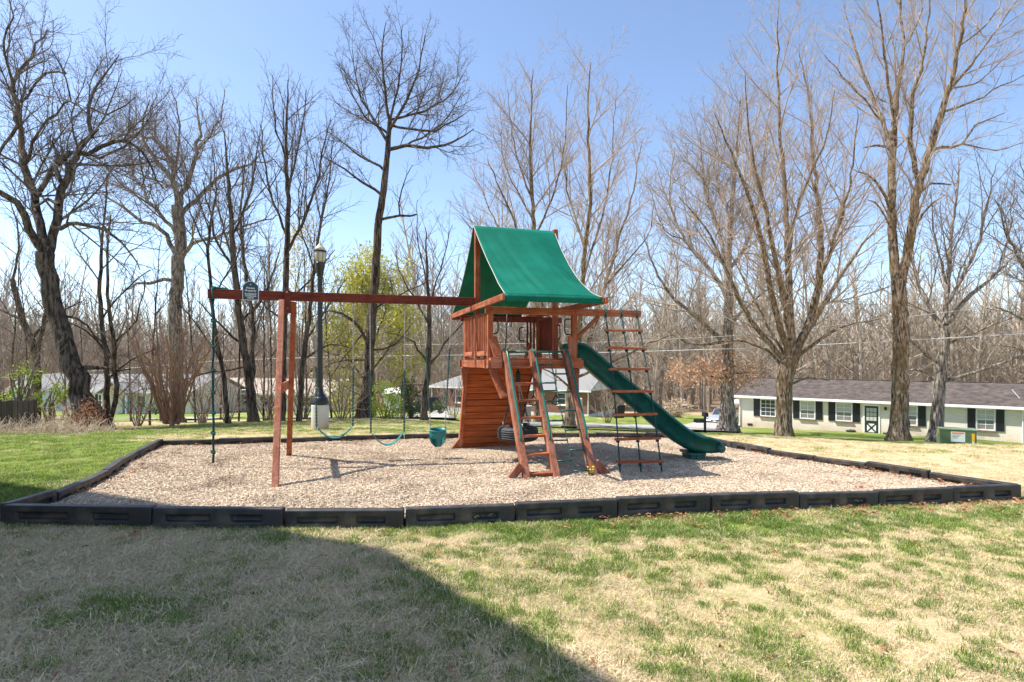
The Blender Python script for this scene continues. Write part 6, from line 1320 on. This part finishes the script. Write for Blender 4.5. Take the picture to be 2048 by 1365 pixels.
T('young_tree', 'yellow-green leafing tree behind the dark-trunked tree', 31, [(748, 842, .13), (746, 760, .11), (742, 680, .09), (744, 600, .05), (748, 528, .015)],
  [L_((746, 780, .06), (700, 720, .045), (672, 660, .02)), L_((745, 740, .06), (790, 680, .045), (815, 630, .02)), L_((744, 700, .05), (710, 640, .035), (700, 570, .015)), L_((744, 690, .05), (770, 620, .035), (785, 560, .015)), L_((746, 800, .05), (700, 780, .04), (660, 750, .015)), L_((746, 790, .05), (795, 760, .04), (830, 730, .015)), L_((743, 640, .04), (725, 580, .03), (728, 530, .012)), L_((746, 815, .04), (705, 815, .03), (675, 800, .012))], 71, 'bark_tan', 'twig_tan', dict(UP, levels=2, dens=(3.2, 6.0, 5), maxl=(2.2, 1.1, .6), minr=.006), leaves=spring)
leafy('young_tree', 'pale buff leafing tree showing above the beam behind the lamp globe', 600, 46, 842, [(602, 470, 75, 90), (598, 540, 90, 100), (605, 620, 90, 110)], 'spring_pale', 2600, .11, 72, 6, 'tree', hollow=.05)
leafy('fresh_shrub', 'yellow-green shrub right of the dark tree trunk', 770, 27, 842, [(765, 800, 60, 75), (785, 815, 45, 55)], 'fresh_leaf', 2000, .055, 73)
leafy('evergreen_bush', 'dark evergreen bush at the foot of the utility pole', 820, 30, 842, [(818, 800, 50, 70), (822, 825, 55, 40), (815, 770, 30, 40)], 'evergreen', 3200, .05, 74)
leafy('round_shrub', 'clipped round evergreen shrub by the brick house corner', 880, 48, 826, [(880, 813, 25, 26)], 'evergreen', 1500, .06, 75, hollow=.7)
leafy('dry_bush', 'tan leafless bush beyond the slide by the wood edge', 1355, 62, 832, [(1355, 816, 55, 34), (1345, 825, 40, 22)], 'dry_stem', 2400, .10, 76, stemmat='dry_stem')
leafy('fresh_shrub', 'bright yellow-green shrub above the board fence at far left', 36, 18, 850, [(30, 770, 75, 70), (62, 745, 45, 50), (10, 795, 50, 50)], 'fresh_leaf', 900, .045, 77, hollow=.05)
leafy('fresh_shrub', 'small green shrub between the fence and the leaning oak', 98, 19.5, 850, [(95, 800, 50, 45), (112, 785, 40, 40)], 'fresh_leaf', 900, .045, 78)
leafy('russet_bush', 'russet-leaved brambly bush at the foot of the leaning oak', 180, 18.5, 872, [(175, 825, 70, 70), (150, 845, 80, 50), (195, 850, 50, 40)], 'red_leaf', 1300, .035, 79, stems=9, hollow=.05)
leafy('russet_bush', 'paler russet brush between the fence and the oak', 115, 18, 876, [(110, 835, 90, 70), (85, 855, 70, 45), (130, 860, 60, 40)], 'oak_leaf', 900, .032, 80, stems=9, stemmat='dry_stem', hollow=.05)
leafy('evergreen_bush', 'low dark bush in front of the cream house porch', 310, 60, 830, [(311, 817, 34, 20)], 'evergreen', 700, .09, 81)
def brush(name, label, px, Y, py, w, h, n, seed):
    rng = np.random.default_rng(seed); b = at(px, py, Y); r = tag(MB().tube([(0, 0, 0), (0, 0, .01)], .01, 3).build('tmp', 'dry_stem'), label, 'brush'); bpy.data.objects.remove(r)
    tb_ = Tubes()
    for i in range(n):
        p = np.array([rng.uniform(-w, w), rng.uniform(-.8, .8), -.1]); a = rng.random() * 6.28; d = np.array([math.cos(a) * .5, math.sin(a) * .4, 1.]); L = h * rng.uniform(.4, 1.2); P = [p]
        for s in range(4): d = d + rng.normal(0, .16, 3); d[2] -= .14 * s * rng.random(); d /= np.linalg.norm(d); p = p + d * L / 4; P.append(p)
        tb_.add(np.array(P), np.linspace(.009, .004, 5), 3)
        for s in range(3):
            q = P[1 + s]; dd = d * .5 + rng.normal(0, .6, 3); dd /= np.linalg.norm(dd); tb_.add(np.array([q, q + dd * L * .2, q + dd * L * .4 + rng.normal(0, .04, 3)]), np.array([.006, .005, .003]), 3)
    V, F = tb_.mesh(); o = np_mesh(name, V, F, 'dry_stem'); o.location = b; return tag(o, label, 'brush')
brush('dry_brush', 'tangle of dry grey-pink stems in front of the board fence', 45, 14.8, 885, 1.0, .7, 220, 90); brush('dry_brush', 'straw coloured dry brush below the leaning oak', 110, 16, 880, 1.0, .75, 240, 91); brush('dry_brush', 'thin pale brush at the foot of the oak trunk', 185, 18, 872, .8, .5, 140, 92)

# ------------------------------------------------------------------ far wood: one mass of bare trees on the rising ground
def far_template(seed, h, tangled=False):
    rng = np.random.default_rng(seed); tb_ = Tubes(); p = np.array([0., 0, -.6]); d = np.array([rng.normal(0, .03), rng.normal(0, .03), 1.]); P = [p]
    for s in range(8): d = d + rng.normal(0, .035, 3); d /= np.linalg.norm(d); p = p + d * (h + .6) / 8; P.append(p)
    P = np.array(P); R = np.linspace(.19, .03, 9) * h / 17; tb_.add(P, R, 6); tips = []
    k0 = .10 if tangled else .26
    c = dict(CFG, levels=2, dens=(1.5, 3.2), ratio=(.5, .5), maxl=(2.0, 1.0), minr=.012, ang=(40, 42), up=(.35, .2), lmin=.3)
    for i in range(22):
        t = k0 + (.98 - k0) * (i + rng.random()) / 22; k = int(t * 8); q = P[k] + (P[min(k + 1, 8)] - P[k]) * (t * 8 - k); az = i * 2.4 + rng.random(); dr = np.array([math.cos(az), math.sin(az), .75 + t]); dr /= np.linalg.norm(dr); L = h * (.40 if tangled else .27) * (1.25 - t) * rng.uniform(.6, 1.3); B = [q]
        if tangled: dr[2] *= .55; dr /= np.linalg.norm(dr)
        for s in range(4): dr = dr + rng.normal(0, .1, 3); dr[2] += .06; dr /= np.linalg.norm(dr); q = q + dr * L / 4; B.append(q)
        B = np.array(B); rr = np.linspace(.06, .025, 5); tb_.add(B, rr, 4); spawn(B, rr, 0, c, rng, tb_, tips)
    return tb_.mesh()
FT_ = [far_template(200 + i, (15, 17, 20, 12, 14, 9)[i], i > 2) for i in range(6)]
wcol = bpy.data.collections.new('wood_trees')
for i, (V, F) in enumerate(FT_): template(wcol, 'wood_tree_%d' % i, V, F, ['far_wood'], [0] * len(F))
rgf = np.random.default_rng(77); n = 2500; Y = 76 + 150 * rgf.random(n) ** 1.5; u = rgf.uniform(-1.1, 1.1, n); X = u * Y
k = ~((Y < 90) & (u > -.95) & (u < -.28)) & ~((Y < 82) & (u > .45)); X, Y = X[k], Y[k]; n = len(X)
scatter('far_woods', np.column_stack([X, Y, ground(X, Y)]), rgf.random(n) * 6.283, rgf.uniform(.7, 1.4, n) * (.75 + .5 * fbm(X * .03, Y * .03, 88)), rgf.integers(0, 6, n), wcol, 'dense brown mass of leafless woods on the far slope', 'woods')
